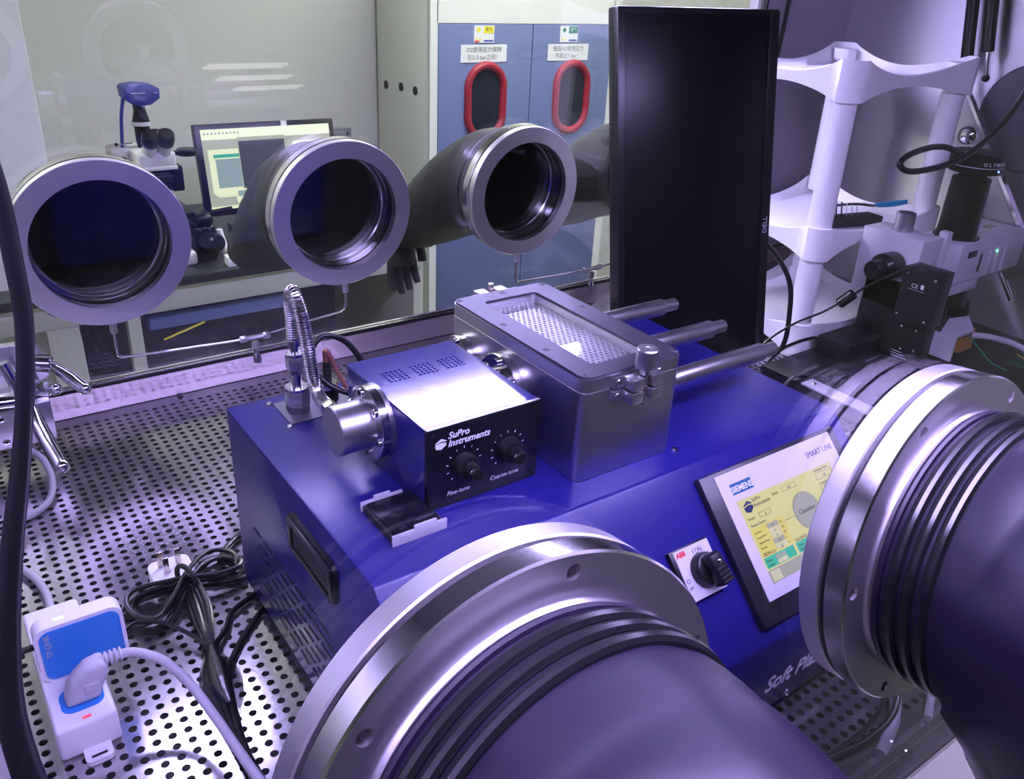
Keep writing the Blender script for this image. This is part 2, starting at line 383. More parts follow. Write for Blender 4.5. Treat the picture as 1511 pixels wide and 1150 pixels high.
# front window
wf = thing('window_1', 'front glass window carrying the two front glove ports', None, (.5, yf(.03), .028)); wf['kind'] = 'structure'
ZF = .030
MB().prism([(XL, yf(ZF), ZF), (XL, yf(ZC), ZC), (XL, yf(ZC)+.008, ZC), (XL, yf(ZF)+.008, ZF)], (XR-XL, 0, 0)).build('pane', 'glass_front', wf, 0)
MB().prism([(XL, yf(ZF)-.001, ZF-.004), (XL, yf(ZF)-.001, ZF+.0005), (XL, yf(ZF)+.004, ZF+.0005), (XL, yf(ZF)+.004, ZF-.004)], (XR-XL, 0, 0)).build('bright_edge', 'ring_bright', wf)
MB().prism([(XL, yf(ZF)+.004, ZF-.014), (XL, yf(ZF)+.004, ZF-.001), (XL, yf(ZF)+.024, ZF-.001), (XL, yf(ZF)+.024, ZF-.014)], (XR-XL, 0, 0)).build('gasket', 'gasket', wf)
fr = struct('trim_front', MB().prism([(XL-.02, yf(ZF)-.0005, ZF-.006), (XL-.02, yf(ZF)+.024, ZF-.014), (XL-.02, yf(ZF)+.024, -.12), (XL-.02, -.34, -.12), (XL-.02, -.34, -.055)], (XR-XL+.04, 0, 0), r=.002), 'frame_beige', label='pale painted frame below the front window')
for x in (.468, .96):
    kn = MB().lathe([(.0035, -.004), (.0035, .004), (.0062, .0045), (.0066, .006), (.0066, .012), (.0055, .0135)], (x, -.300, -.018), (0, -.62, .78), 16).build('window_screw', 'chrome', fr)

# ---- glovebox lamps: one along the top rear edge inside, one outside above the front window, one added at the rear right
def panel_lamp(label, x0, x1, y0, y1, z, m):
    t = thing('panel_lamp', label, 'lamp', ((x0+x1)/2, (y0+y1)/2, z))
    MB().box((x0-.02, y0-.015, z+.004), (x1+.02, y1+.015, z+.045)).build('housing', 'white_plastic', t)
    MB().box((x0, y0, z), (x1, y1, z+.0045)).build('diffuser', m, t, 0)
panel_lamp('long violet-white lamp outside above the rear window, beside the left end', -.05, .98, .838, .912, .800, 'tube_back')
panel_lamp('short violet-white lamp added above the rear window to brighten the right wall and rack', 1.10, 1.64, .838, .940, .800, 'tube_back')  # added lamp, no such source seen; brightens right wall and rack
panel_lamp('long violet-white lamp outside above the front window', -.32, .94, -.41, -.27, .865, 'tube_front')

# ================================================================== GLOVE PORTS
RO = .1225
def glove_mesh(path, radii, axis0, n=56, fold=0.0, seed=0, lobes=5, flat=None):
    """sleeve: loft of rings along a path, first ring square to axis0; folds grow along it"""
    P = catr(path); Q = []; rr = []
    res = 10
    for i in range(len(P)-1):
        a = P[max(i-1, 0)]; b = P[i]; c = P[i+1]; d = P[min(i+2, len(P)-1)]
        for k in range(res):
            t = k/res; Q.append(.5*((2*b)+(c-a)*t+(2*a-5*b+4*c-d)*t*t+(3*b-a-3*c+d)*t**3)); rr.append(radii[i]*(1-t)+radii[i+1]*t)
    Q.append(P[-1]); rr.append(radii[-1])
    mb = MB(); vs = []; fs = []; N = len(Q)
    for i in range(N):
        T = Vector(axis0) if i == 0 else (Q[min(i+1, N-1)]-Q[max(i-1, 0)]).normalized()
        w_ = min(1, i/(N*.18)); T = (Vector(axis0).normalized()*(1-w_)+T*w_).normalized()
        u = Vector((1, 0, 0)); u = (u-T*u.dot(T)).normalized(); v = T.cross(u)
        s = i/(N-1)
        for k in range(n):
            a = 2*PI*k/n
            f = fold*min(1, s*3)*(noise.noise(Vector((math.cos(a)*1.6+seed, math.sin(a)*1.6, s*3.0)))+.5*noise.noise(Vector((math.cos(a)*3.2, math.sin(a)*3.2+seed, s*7))))
            fx, fz = (1, 1) if flat is None else (1+flat[0]*s*s, 1+flat[1]*s*s)
            r = rr[i]*(1+f)
            vs.append(Q[i]+u*math.cos(a)*r*fx+v*math.sin(a)*r*fz)
    for i in range(N-1):
        for k in range(n):
            k2 = (k+1) % n; fs.append((i*n+k, i*n+k2, (i+1)*n+k2, (i+1)*n+k))
    fs.append(tuple(range((N-1)*n, N*n)))
    return mb.add(vs, fs)
NB = Vector((0, -math.cos(TB), -math.sin(TB)))       # into the box, from the rear window
NF = Vector((0, -math.cos(TF), math.sin(TF)))        # out of the box, from the front window
UPB = Vector((0, -math.sin(TB), math.cos(TB)))
UPF = Vector((0, math.sin(TF), math.cos(TF)))
RINGX = [-.0106, .3617, .7340, 1.1063]
nm = ['beside the left end of the box', 'between the far microscope and the blue gas cabinet', 'in front of the blue gas cabinet', 'behind the black monitor']
for k, x in enumerate(RINGX):
    c = Vector((x, .8113, .2815))
    t = thing('glove_port', 'steel rear window glove port '+nm[k], 'glove port', tuple(c+NB*-.034))
    # inner face ring, groove, second ring against the glass, then collar outside
    MB().ring([(.0945, 0), (.1215, 0), (.1225, -.001), (.1225, -.013), (.1215, -.0135), (.0945, -.0135)], c, NB, 96).build('face_ring', 'ring_steel', t)
    MB().ring([(.094, -.0135), (.1195, -.0135), (.1195, -.0165), (.094, -.0165)], c, NB, 96).build('groove', 'gasket', t)
    MB().ring([(.094, -.0165), (.1215, -.0165), (.1225, -.0175), (.1225, -.033), (.094, -.033)], c, NB, 96).build('window_flange', 'ring_bright', t)
    MB().ring([(.0878, -.041), (.0898, -.0392), (.0943, -.0392), (.0943, -.056), (.0878, -.056)], c, NB, 96).build('inner_step', 'ring_bright', t)
    MB().ring([(.0945, -.0335), (.116, -.0335), (.116, -.055), (.104, -.055), (.104, -.080), (.0945, -.080)], c, NB, 72).build('outer_collar', 'black_matte', t)
    for q in range(2):
        MB().torus(c+NB*-(.060+.010*q), NB, .1055, .0035, 64, 8).build('o_ring', 'orings', t)
    hy = c-NB*.06
    path = [(0, 0, 0), (0, .06, -.010), (-.002, .16, -.050), (-.004, .27, -.112), (-.004, .37, -.168), (-.002, .44, -.205)]
    if k == 0: path = [(0, 0, 0), (0, .06, -.010), (-.01, .14, -.040), (-.02, .22, -.090), (-.03, .29, -.14), (-.03, .33, -.19)]
    path = [tuple(hy+Vector(q)) for q in path]
    rad = [.105, .104, .094, .078, .060, .044]
    g = glove_mesh(path, rad, -NB, fold=.055, seed=k*3.1, flat=(-.1, .05)).build('rubber_glove', 'rubber_out')
    tag(g, 'black rubber glove hanging outside the rear window '+['nearest the door latch', 'beside the lit far monitor', 'from the port before the gas cabinet', 'half hidden by the upright black monitor'][k], 'glove')
    # hand at the end of the sleeve, limp fingers
    e = Vector(path[-1])
    hv = Vector((0, -.96, .10)).normalized() if k != 2 else Vector((0, -.10, -1)).normalized()   # hand tucked back or hanging
    sx_ = Vector((1, 0, 0)); up_ = hv.cross(sx_)
    hand = MB().tube([e-hv*.02, e+hv*.03, e+hv*.085], .04, n=16, rad=lambda s: .040-.006*s)
    hd = hand.build('hand', 'rubber_out', g)
    for q in range(4):
        fx = -.027+.019*q; L = (.06, .072, .066, .05)[q]
        MB().tube([e+hv*.075+sx_*fx, e+hv*(.085+L*.5)+sx_*fx*1.15, e+hv*(.085+L)+sx_*fx*1.2+up_*.012], .0095, n=10, rad=lambda s: .0105*(1-.25*s*s)).build('finger', 'rubber_out', hd)
    MB().tube([e+hv*.02+sx_*.03, e+hv*.055+sx_*.054, e+hv*.085+sx_*.058], .011, n=10).build('thumb', 'rubber_out', hd)

# front ports (outside the front pane, seen from the outside)
FRX = [-.0396, -.0396+.3670]
fl_lab = ['steel front window glove port over the blue machine\'s front left corner', 'steel front window glove port beside the touch panel']
for k, x in enumerate(FRX):
    c = Vector((x, -.2548, .31395))
    t = thing('glove_port', fl_lab[k], 'glove port', tuple(c-NF*.034))
    MB().ring([(.0900, -.0345), (.1215, -.0345), (.1225, -.0335), (.1225, -.0205), (.1215, -.0195), (.09, -.0195)], c, NF, 128).build('window_flange', 'ring_steel', t)
    MB().ring([(.090, -.0195), (.1190, -.0195), (.1190, -.0155), (.09, -.0155)], c, NF, 128).build('seal', 'orings', t)
    bm = bmesh.new()
    # face ring with six bolt holes: ring segments around each hole
    nh = 6; hr = .0042; hR = .1128; a0 = math.radians((17.5, -1.5)[k]); per = 16
    ringmb = MB()
    prof = [(.0960, 0), (.1213, 0), (.1225, -.0012), (.1225, -.0145), (.1215, -.0155), (.096, -.0155)]
    ringmb.lathe(prof[1:], c, NF, 128, caps=False)
    ringmb.build('face_ring', 'ring_bright', t)
    # flat annulus carrying the holes
    ex = Vector((1, 0, 0)); ey = UPF; vs = []; fs = []
    sect = nh*per
    outer = [c+(ex*math.cos(a0+2*PI*i/sect)+ey*math.sin(a0+2*PI*i/sect))*.1213 for i in range(sect)]
    inner = [c+(ex*math.cos(a0+2*PI*i/sect)+ey*math.sin(a0+2*PI*i/sect))*.0930 for i in range(sect)]
    bmv = bmesh.new(); vo = [bmv.verts.new(p) for p in outer]; vi = [bmv.verts.new(p) for p in inner]
    hv = []
    for h in range(nh):
        a = a0+2*PI*h/nh; hc = c+(ex*math.cos(a)+ey*math.sin(a))*hR
        rad_d = ex*math.cos(a)+ey*math.sin(a); tan_d = -ex*math.sin(a)+ey*math.cos(a)
        hv.append(([bmv.verts.new(hc+rad_d*hr*math.cos(2*PI*q/16)+tan_d*hr*math.sin(2*PI*q/16)) for q in range(16)],
                   [bmv.verts.new(hc-NF*.0145+rad_d*hr*math.cos(2*PI*q/16)+tan_d*hr*math.sin(2*PI*q/16)) for q in range(16)]))
    for i in range(sect):
        j = (i+1) % sect; h = round(i/per) % nh; d = i-round(i/per)*per     # sectors -2..1 around a hole are fans
        if -3 <= d < 3: continue
        bmv.faces.new([vo[i], vo[j], vi[j], vi[i]])
    for h in range(nh):
        s0 = h*per; top = hv[h][0]
        O = [vo[(s0+q) % sect] for q in range(-3, 4)]; I = [vi[(s0+q) % sect] for q in range(-3, 4)]
        # outer side: hole verts from -90deg(tan) .. +90deg through radial +; indices 12..16..4
        oseq = [top[q % 16] for q in (12, 13, 15, 16, 17, 19, 20)]; 
        half_o = [top[q % 16] for q in range(12, 21)]; half_i = [top[q % 16] for q in range(12, 3, -1)]
        for seq, half in ((O, half_o), (I, half_i)):
            pts = seq+half[::-1]
            try: bmv.faces.new(pts)
            except ValueError: pass
        bmv.faces.new([O[0], half_o[0], I[0]]); bmv.faces.new([O[-1], I[-1], half_o[-1]])
        for q in range(16): bmv.faces.new([hv[h][0][q], hv[h][0][(q+1) % 16], hv[h][1][(q+1) % 16], hv[h][1][q]])
        bmv.faces.new(hv[h][1])
    bmesh.ops.triangulate(bmv, faces=[f for f in bmv.faces if len(f.verts) > 4 and len(f.verts) != 16])
    MB().bm(bmv).build('bolt_face', 'ring_steel', t, 20)
    # collar with three o-rings
    MB().ring([(.0900, -.034), (.0955, 0), (.0965, .003), (.0950, .004), (.0950, .050), (.0935, .052), (.0900, .052)], c, NF, 96).build('collar', 'ring_bright', t)
    for q in range(3):
        MB().torus(c+NF*(.016+.0105*q), NF, .0972, .0042, 96, 10).build('o_ring', 'orings', t)
    # glove pulled over the collar and bulging out towards the viewer
    base = c+NF*.006
    # sleeve cuff under the o-rings, then bulging, drooping sleeve
    path = [(0, 0, 0), (0, -.024, .003), (0, -.046, .004), (0, -.085, -.006), (.004, -.135, -.045), (.010, -.170, -.110), (.012, -.185, -.190), (.010, -.19, -.29)]
    rad = [.0968, .0972, .0975, .1040, .1075, .105, .098, .088]
    g = glove_mesh([tuple(base+Vector(q)) for q in path], rad, NF, n=96, fold=(.03, .045)[k], seed=9+k*5.3).build('rubber_glove', 'rubber')
    tag(g, ['black rubber glove bulging out of the front port over the blue machine', 'black rubber glove bulging out of the front port beside the touch panel'][k], 'glove')
    MB().torus(base, NF, .0968, .0028, 96, 8).build('cuff_bead', 'rubber', g)

# ================================================================== PLASMA MACHINE
W, D, H, ZM = .575, .3357, .2382, .0124
YFOLD, ZFOLD = -.129, .108
A = math.atan2(-YFOLD, H-ZFOLD)
mach = thing('plasma_machine', 'big blue plasma machine with sloped control front on the perforated floor', 'machine', (W/2, .1, 0))
MB().prism([(0, D, ZM), (0, D, H), (0, 0, H), (0, YFOLD, ZFOLD), (0, YFOLD, ZM)], (W, 0, 0), r=.0028).build('body', 'blue_body', mach)
for x in (.05, W-.05):
    for y in (-.09, D-.04):
        MB().lathe([(.012, 0), (.014, .004), (.014, ZM+.002)], (x, y, 0.0004), (0, 0, 1), 16).build('foot', 'black_matte', mach)
# recessed handle on the left side
hd = MB()
hy0, hy1, hz0, hz1 = .064, .164, .170, .213
hd.rprism_box((-.004, hy0, hz0), (.0, hy1, hz1), .010, axis=0)
hb = hd.build('side_handle', 'black_plastic', mach)
rim = MB()
for a, b in (((-.0075, hy0+.003, hz1-.009), (-.003, hy1-.003, hz1-.003)), ((-.0065, hy0+.003, hz0+.003), (-.003, hy1-.003, hz0+.008)), ((-.0065, hy0+.003, hz0+.004), (-.003, hy0+.010, hz1-.004)), ((-.0065, hy1-.010, hz0+.004), (-.003, hy1-.003, hz1-.004))):
    rim.rbox(a, b, .0012)
rim.build('handle_rim', 'black_plastic', hb)
MB().box((-.0045, hy0+.011, hz0+.009), (-.0040, hy1-.011, hz1-.010)).build('handle_pocket', 'gasket', hb)
# ventilation louvres
lm = MB().box((-.0008, -.011, -.0009), (.001, .011, .0009)).mesh('louvre', 0); lm.materials.append(M['gasket'])
for r in range(7):
    z = .118-.0135*r
    for q in range(7):
        y = .272-.0285*q-(.014 if r % 2 else 0)
        o = part('louvre', lm, None, mach); o.location = (0, y, z)
# connector plate and screws on top
MB().rbox((.044, .266, H), (.124, .318, H+.0012), .0005).build('connector_plate', 'grey_plate', mach)
sm = MB().lathe([(.0034, 0), (.0034, .0008), (.0026, .0020), (.0005, .0022)], (0, 0, 0), (0, 0, 1), 12).mesh('screw'); sm.materials.append(M['chrome'])
for x, y in ((.041, .3195), (.041, .2630), (.35, .027)):
    o = part('screw', sm, None, mach); o.location = (x, y, H+.0012*(y > .2 and 0))
# sloped panel frame: local x = along x, y = up the slope, z = out
UPS = Vector((0, math.sin(A), math.cos(A)))
def PM(s, t, n=0):
    """point on the sloped panel: s along x, t down the slope, n out of it"""
    return Vector((s, 0, H))-UPS*t+Vector((0, -math.cos(A), math.sin(A)))*n
def PF(s, t, n=0): return frame(PM(s, t, n), (1, 0, 0), UPS)
def prect(name, s0, s1, t0, t1, n0, n1, m, parent, r=0):
    mb = MB()
    (mb.rbox((s0, -t1, n0), (s1, -t0, n1), r) if r else mb.box((s0, -t1, n0), (s1, -t0, n1)))
    return mb.xf(PF(0, 0)).build(name, m, parent, 35 if r else 0)
pan = prect('touch_panel', .338, .547, .017, .168, 0, .0085, 'hmi_black', mach, .0015)
prect('panel_face', .3565, .5355, .0215, .1480, .008, .0092, 'hmi_silver', pan)
prect('brand_badge', .3705, .4005, .0335, .0445, .0092, .0094, 'siemens', pan)
text('badge_lettering', 'SIEMENS', .0082, PF(.3855, .0422, .0096), 'print_white', pan, align='CENTER', bold=.0002)
text('panel_lettering', 'SMART LINE', .0088, PF(.5315, .0395, .0093), 'print_dark', pan, align='RIGHT', sx=.92)
prect('edge_mark', .5385, .5458, .0590, .0600, .0086, .0088, 'print_white', pan)
prect('edge_mark', .5424, .5432, .0560, .0600, .0086, .0088, 'print_white', pan)
scr = prect('screen', .370, .517, .0510, .1350, .0092, .0094, 'ui_bg', mach)
scr.parent = pan; scr.matrix_parent_inverse = parent_inv(pan)
N1 = .0095
def ui(name, s0, s1, t0, t1, m, lv=0): return prect(name, .370+s0, .370+s1, .051+t0, .051+t1, N1-.0002+lv*.00012, N1+lv*.00012, m, pan)
ui('status_bar', 0, .147, .0715, .0840, 'ui_grey')
ui('menu_button', .0030, .0160, .0730, .0825, 'ui_pale', 1)
ui('power_block', .0030, .0490, .0300, .0575, 'ui_yellow')
for i in range(5):
    ui('power_value', .0240, .0400, .0312+.0052*i, .0358+.0052*i, 'ui_grey' if i in (0, 3) else 'ui_pale', 1)
    text('screen_lettering', ('Set Power', 'Forward Power', 'Reflected Power', 'Set Time', 'Plas Time')[i], .0028, PF(.3745, .0865+.0052*i, .0100), 'ui_line', pan, sx=.8)
    text('screen_lettering', 'WWWSS'[i], .0030, PF(.4118, .0865+.0052*i, .0100), 'ui_line', pan)
    text('screen_lettering', '00001'[i], .0030, PF(.4010, .0863+.0052*i, .0101), 'ui_line', pan)
for i, (s, nm_) in enumerate(((.0020, 'Gas1(O2)'), (.0500, 'Gas2(N2)'), (.0980, 'Gas3'))):
    ui('gas_block', s, s+.044, .0535+.0060, .0700, 'ui_teal')
    text('screen_lettering', nm_, .0045, PF(.370+s+.001, .1095, .0098), 'ui_line', pan)
    text('screen_lettering', 'Setting', .0028, PF(.370+s+.002, .1148, .0099), 'ui_line', pan)
    text('screen_lettering', 'Feedback', .0028, PF(.370+s+.002, .1193, .0099), 'ui_line', pan, sx=.8)
    for j in range(2): ui('gas_value', s+.016, s+.031, .0610+.0045*j, .0648+.0045*j, 'ui_grey' if j == 0 else 'ui_pale', 1)
    MB().lathe([(.0016, 0), (.0016, .0002)], (0, 0, 0), (0, 0, 1), 14).xf(PF(.370+s+.030, .1075, .0096)).build('gas_indicator', 'ui_grey', pan)
MB().lathe([(.0192, 0), (.0192, .0002)], (0, 0, 0), (0, 0, 1), 40).xf(PF(.4550, .0865, .0096)).build('chamber_outline', 'ui_line', pan)
MB().lathe([(.0188, 0), (.0188, .0003)], (0, 0, 0), (0, 0, 1), 40).xf(PF(.4550, .0865, .0096)).build('chamber_disc', 'ui_grey', pan)
text('screen_lettering', 'Chamber', .0068, PF(.4550, .0880, .0101), 'print_dark', pan, align='CENTER')
ui('link_line', .0490, .0662, .0352, .0357, 'ui_line')
def outline(s0, s1, t0, t1):
    for a in ((s0, s1, t0, t0+.0004), (s0, s1, t1-.0004, t1), (s0, s0+.0004, t0, t1), (s1-.0004, s1, t0, t1)): ui('field_outline', *a, 'ui_line')
outline(.064, .086, .0040, .0095); outline(.118, .144, .0060, .0130); outline(.118, .144, .0200, .0270); outline(.021, .038, .0180, .0230)
for s, t, z, b in ((.0190, .0060, .0055, 'SuPro'), (.0190, .0115, .0055, 'Instruments'), (.0040, .0215, .0040, 'Recipe'), (.0040, .0285, .0040, 'Plasma Source'), (.0480, .0085, .0042, 'Status'), (.0720, .0085, .0036, 'N/A'), (.1180, .0045, .0042, 'Pumping Time'), (.1180, .0185, .0042, 'Chamber Pressure'), (.0290, .0222, .0036, '0'), (.128, .0115, .0036, '100')):
    text('screen_lettering', b, z, PF(.370+s, .051+t, .0098), 'print_dark' if z > .005 else 'ui_line', pan, shear=.2 if z > .005 else 0, sx=.92)
def logo(base, sc, m, parent):
    """small mark of a roof over a faceted block"""
    for poly in ([(-1.0, .35), (.15, 1.0), (1.1, .55), (1.1, .35), (.1, .48), (-.9, .22)], [(-1.0, .05), (.1, .28), (1.1, .12), (1.1, -.35), (.15, -1.0), (-.85, -.75)]):
        MB().prism([(x*sc, y*sc, 0) for x, y in poly], (0, 0, .0002)).xf(base).build('logo', m, parent, 0)
logo(PF(.370+.0115, .051+.0090, .0096), .0060, 'ui_navy', pan)
# rotary main switch
sw = prect('main_switch', .270, .3195, .0685, .1180, 0, .006, 'black_plastic', mach, .001)
prect('switch_plate', .2745, .3190, .0700, .1175, .0055, .0066, 'hmi_silver', sw)
text('switch_lettering', 'ABB', .0062, PF(.2765, .0765, .0068), 'print_red', sw, bold=.0003)
text('switch_lettering', 'I ON', .0072, PF(.2960, .0790, .0068), 'print_dark', sw, sx=.8)
text('switch_lettering', 'O', .0060, PF(.2760, .1010, .0068), 'print_dark', sw)
text('switch_lettering', 'OFF', .0045, PF(.2755, .1070, .0068), 'print_dark', sw, sx=.8)
kf = PF(.3015, .0955, .0066)
MB().lathe([(.0165, 0), (.0165, .004), (.0148, .010), (.0140, .0105)], (0, 0, 0), (0, 0, 1), 40).xf(kf).build('switch_collar', 'black_plastic', sw)
gp = MB().rbox((-.0075, -.0175, .008), (.0075, .0135, .024), .0035, 3).xf(kf @ Matrix.Rotation(.12, 4, 'Z')).build('switch_grip', 'black_plastic', sw)
for q in range(4):
    MB().rbox((-.0072, -.0155+.0042*q, .0238), (.0072, -.0138+.0042*q, .0250), .0004).xf(kf @ Matrix.Rotation(.12, 4, 'Z')).build('grip_rib', 'black_matte', sw)
MB().lathe([(.0022, 0), (.0022, .001), (.001, .0016)], (0, 0, .0240), (0, 0, 1), 12).xf(kf @ Matrix.Translation((0, .004, 0))).build('switch_screw', 'chrome', sw)
# lettering on the lower front
text('front_lettering', 'Soft Plasma', .026, frame((.352, YFOLD-.0002, .040), (1, 0, 0), (0, 0, 1)), 'print_white', mach, shear=.25, bold=.0005, sx=.95)
for x, z in ((.349, .022), (.395, .018)):
    MB().lathe([(.003, 0), (.003, .001), (.0015, .0018)], (x, YFOLD, z), (0, -1, 0), 10).build('screw', 'chrome', mach)

# ---- matching box (small blue unit)
bx0, bx1, by0, by1, bz0, bz1 = .0835, .200, .0655, .2145, H+.0006, .3185
sb = thing('matching_box', 'small blue control box with black front and two knobs on the blue machine', 'control box', ((bx0+bx1)/2, .14, bz0))
MB().rbox((bx0, by0, bz0), (bx1, by1, bz1-.0012), .0012).build('body', 'blue', sb)
# top sheet with three fields of punched vents
tp = MB(); T0, T1 = bz1-.0012, bz1
vents = [(.1000, .0), (.1305, .0), (.1610, .0)]
vy0, vy1 = .1575, .1810; n_ = 5; px_ = .0230/n_; py_ = (vy1-vy0)/5
xs = [bx0]; 
for vx, _ in vents:
    v1, f1 = perforated(vx, vy0, n_, 5, px_, py_, .0015, T1, .0012, n=8); tp.add(v1, f1)
edges = [bx0]+[e for vx, _ in vents for e in (vx, vx+.0230)]+[bx1]
for i in range(0, len(edges), 2): tp.add([(edges[i], vy0, T1), (edges[i+1], vy0, T1), (edges[i+1], vy1, T1), (edges[i], vy1, T1)], [(0, 1, 2, 3)])
for a, b in ((by0, vy0), (vy1, by1)): tp.add([(bx0, a, T1), (bx1, a, T1), (bx1, b, T1), (bx0, b, T1)], [(0, 1, 2, 3)])
tpo = tp.build('vented_cover', 'blue', sb, 20)
fp = MB().rbox((bx0-.0006, by0-.004, bz0), (bx1+.0006, by0, bz1+.0004), .0006).build('front_panel', 'black_panel', sb)
MB().box((bx0-.0004, by0-.0038, bz1+.0002), (bx1+.0004, by0-.0006, bz1+.0010)).build('bright_edge', 'alu', sb)
FX = lambda x, z, n=0: frame((x, by0-.0041-n, z), (1, 0, 0), (0, 0, 1))
logo(FX(.0960, .3035), .0052, 'print_white', sb)
text('front_lettering', 'SuPro', .0088, FX(.1035, .3065), 'print_white', sb, shear=.25, bold=.0002)
text('front_lettering', 'Instruments', .0088, FX(.1035, .2988), 'print_white', sb, shear=.25, bold=.0002)
text('front_lettering', 'Fine-tune', .0062, FX(.1030, .2490), 'print_white', sb, shear=.2)
text('front_lettering', 'Coarse-tune', .0062, FX(.1480, .2500), 'print_white', sb, shear=.2)
for kx, kz in ((.120, .2775), (.166, .2790)):
    kb = MB().lathe([(.0115, 0), (.0115, .008), (.0105, .010), (.0068, .0105), (.0062, .021), (.0055, .022)], (kx, by0-.004, kz), (0, -1, 0), 40).build('knob', 'black_plastic', sb)
    MB().torus((kx, by0-.0238, kz), (0, -1, 0), .0060, .0004, 32, 6).build('knob_bright_edge', 'chrome', kb)
    for q in range(11):
        a = math.radians(225-27*q)
        if q in (10,): continue
        p0 = Vector((kx+math.cos(a)*.0160, by0-.0042, kz+math.sin(a)*.0160)); p1 = Vector((kx+math.cos(a)*.0180, by0-.0042, kz+math.sin(a)*.0180))
        MB().cyl(p0, p1, .00032, n=6).build('tick_mark', 'print_white', sb)
    MB().prism([(.0105, -.0115, 0), (.0140, -.0125, 0), (.0115, -.0155, 0)], (0, 0, .0002)).xf(FX(kx, kz)).build('pointer_mark', 'print_white', sb, 0)
for x in (bx0+.005, bx1-.005):
    for z in (bz0+.006, bz1-.006):
        MB().lathe([(.0022, 0), (.0018, .0008)], (x, by0-.004, z), (0, -1, 0), 12).build('screw', 'black_plastic', sb)

# ---- steel end cap with flange on the left of the matching box
AX = (.149, .290)
ec = thing('steel_end_cap', 'brushed steel cylinder with bolted flange on the left of the small blue box', 'flange', (.06, AX[0], H))
MB().lathe([(.0335, .0700), (.0345, .0705), (.0345, .0785), (.0335, .0790)], (0, *AX), (1, 0, 0), 56).build('flange', 'ring_bright', ec)
MB().lathe([(.0345, .0788), (.0345, .0832)], (0, *AX), (1, 0, 0), 56).build('back_flange', 'alu', ec)
MB().lathe([(.0005, .0380), (.0222, .0380), (.0230, .0388), (.0230, .0702)], (0, *AX), (1, 0, 0), 56).build('barrel', 'alu', ec)
for q in range(6):
    a = 2*PI*q/6+.3; cx_, cz_ = AX[0]+.0285*math.cos(a), AX[1]+.0285*math.sin(a)
    b = MB().lathe([(.0036, .0676), (.0042, .0682), (.0042, .0702)], (0, cx_, cz_), (1, 0, 0), 14).build('bolt', 'chrome', ec)
    MB().lathe([(.0020, .0672), (.0020, .0678)], (0, cx_, cz_), (1, 0, 0), 6).build('bolt_socket', 'gasket', b)

# ---- vacuum chamber
cx0, cx1, cy0, cy1, cz0, cz1 = .2235, .3455, .0300, .2530, H+.0006, .3461
ch = thing('vacuum_chamber', 'satin aluminium vacuum chamber with windowed lid on the blue machine', 'chamber', ((cx0+cx1)/2, (cy0+cy1)/2, cz0))
MB().rprism_box((cx0, cy0, cz0), (cx1, cy1, .3300), .0095).build('body', 'alu', ch)
MB().rprism_box((cx0+.0008, cy0+.0008, .3300), (cx1-.0008, cy1-.0008, .3310), .009).build('seam', 'ring_bright', ch)
wx0, wx1, wy0, wy1 = .2500, .3180, .0520, .2310
def framed(lo, hi, r, z0, z1, win, wr, m, name, parent, seg=6):
    """rounded plate with a rounded window cut through"""
    def outl(a, b, c, d, rr):
        pts = []
        for cx_, cy_, st in ((c-rr, d-rr, 0), (a+rr, d-rr, 1), (a+rr, b+rr, 2), (c-rr, b+rr, 3)):
            for k in range(seg+1):
                t = PI/2*(st+k/seg); pts.append((cx_+rr*math.cos(t), cy_+rr*math.sin(t)))
        return pts
    o_ = outl(*lo, *hi, r); i_ = outl(*win, wr); n = len(o_); mb = MB()
    vs = [(x, y, z1) for x, y in o_]+[(x, y, z1) for x, y in i_]+[(x, y, z0) for x, y in o_]+[(x, y, z0) for x, y in i_]
    fs = []
    for k in range(n):
        j = (k+1) % n
        fs += [(k, j, n+j, n+k), (2*n+k, 3*n+k, 3*n+j, 2*n+j), (k, 2*n+k, 2*n+j, j), (n+k, n+j, 3*n+j, 3*n+k)]
    return mb.add(vs, fs).build(name, m, parent, 30)
lid = framed((cx0, cy0), (cx1, cy1), .0095, .3310, .3435, (wx0, wy0, wx1, wy1), .005, 'alu', 'lid', ch)
framed((cx0+.0015, cy0+.0015), (cx1-.0015, cy1-.0015), .009, .3430, .3440, (wx0, wy0, wx1, wy1), .005, 'gasket', 'lid_gasket', lid)
framed((cx0+.001, cy0+.001), (cx1-.001, cy1-.001), .0095, .3438, cz1, (wx0, wy0, wx1, wy1), .005, 'alu_lid', 'lid_plate', lid)
MB().box((wx0-.001, wy0-.001, .3385), (wx1+.001, wy1+.001, .3410)).build('lid_window', 'glass_lid', lid, 0)
pm = MB(); hp = .0058
pv, pf = perforated(wx0-.001, wy0-.002, 11, 36, .0062, .00505, .0019, .3345, .0012, n=12, stagger=True)
pm.add(pv, pf); 
pmo = pm.build('perforated_shield', 'mesh_plate', ch, 0)
for x, y in ((cx0+.006, cy0+.007), (cx1-.006, cy0+.007), (cx0+.006, cy1-.007), (cx1-.006, cy1-.007), (cx0+.010, .100), (cx0+.010, .170), (cx1-.010, .100), (cx1-.010, .170), ((cx0+cx1)/2+.018, cy0+.009), ((cx0+cx1)/2, cy1-.008)):
    b = MB().lathe([(.0040, cz1-.0002), (.0036, cz1+.0006), (.0022, cz1+.0008)], (x, y, 0), (0, 0, 1), 16).build('lid_screw', 'grey_plate', lid)
    MB().lathe([(.0020, cz1+.0006), (.0020, cz1+.0010)], (x, y, 0), (0, 0, 1), 6).build('screw_socket', 'gasket', lid)
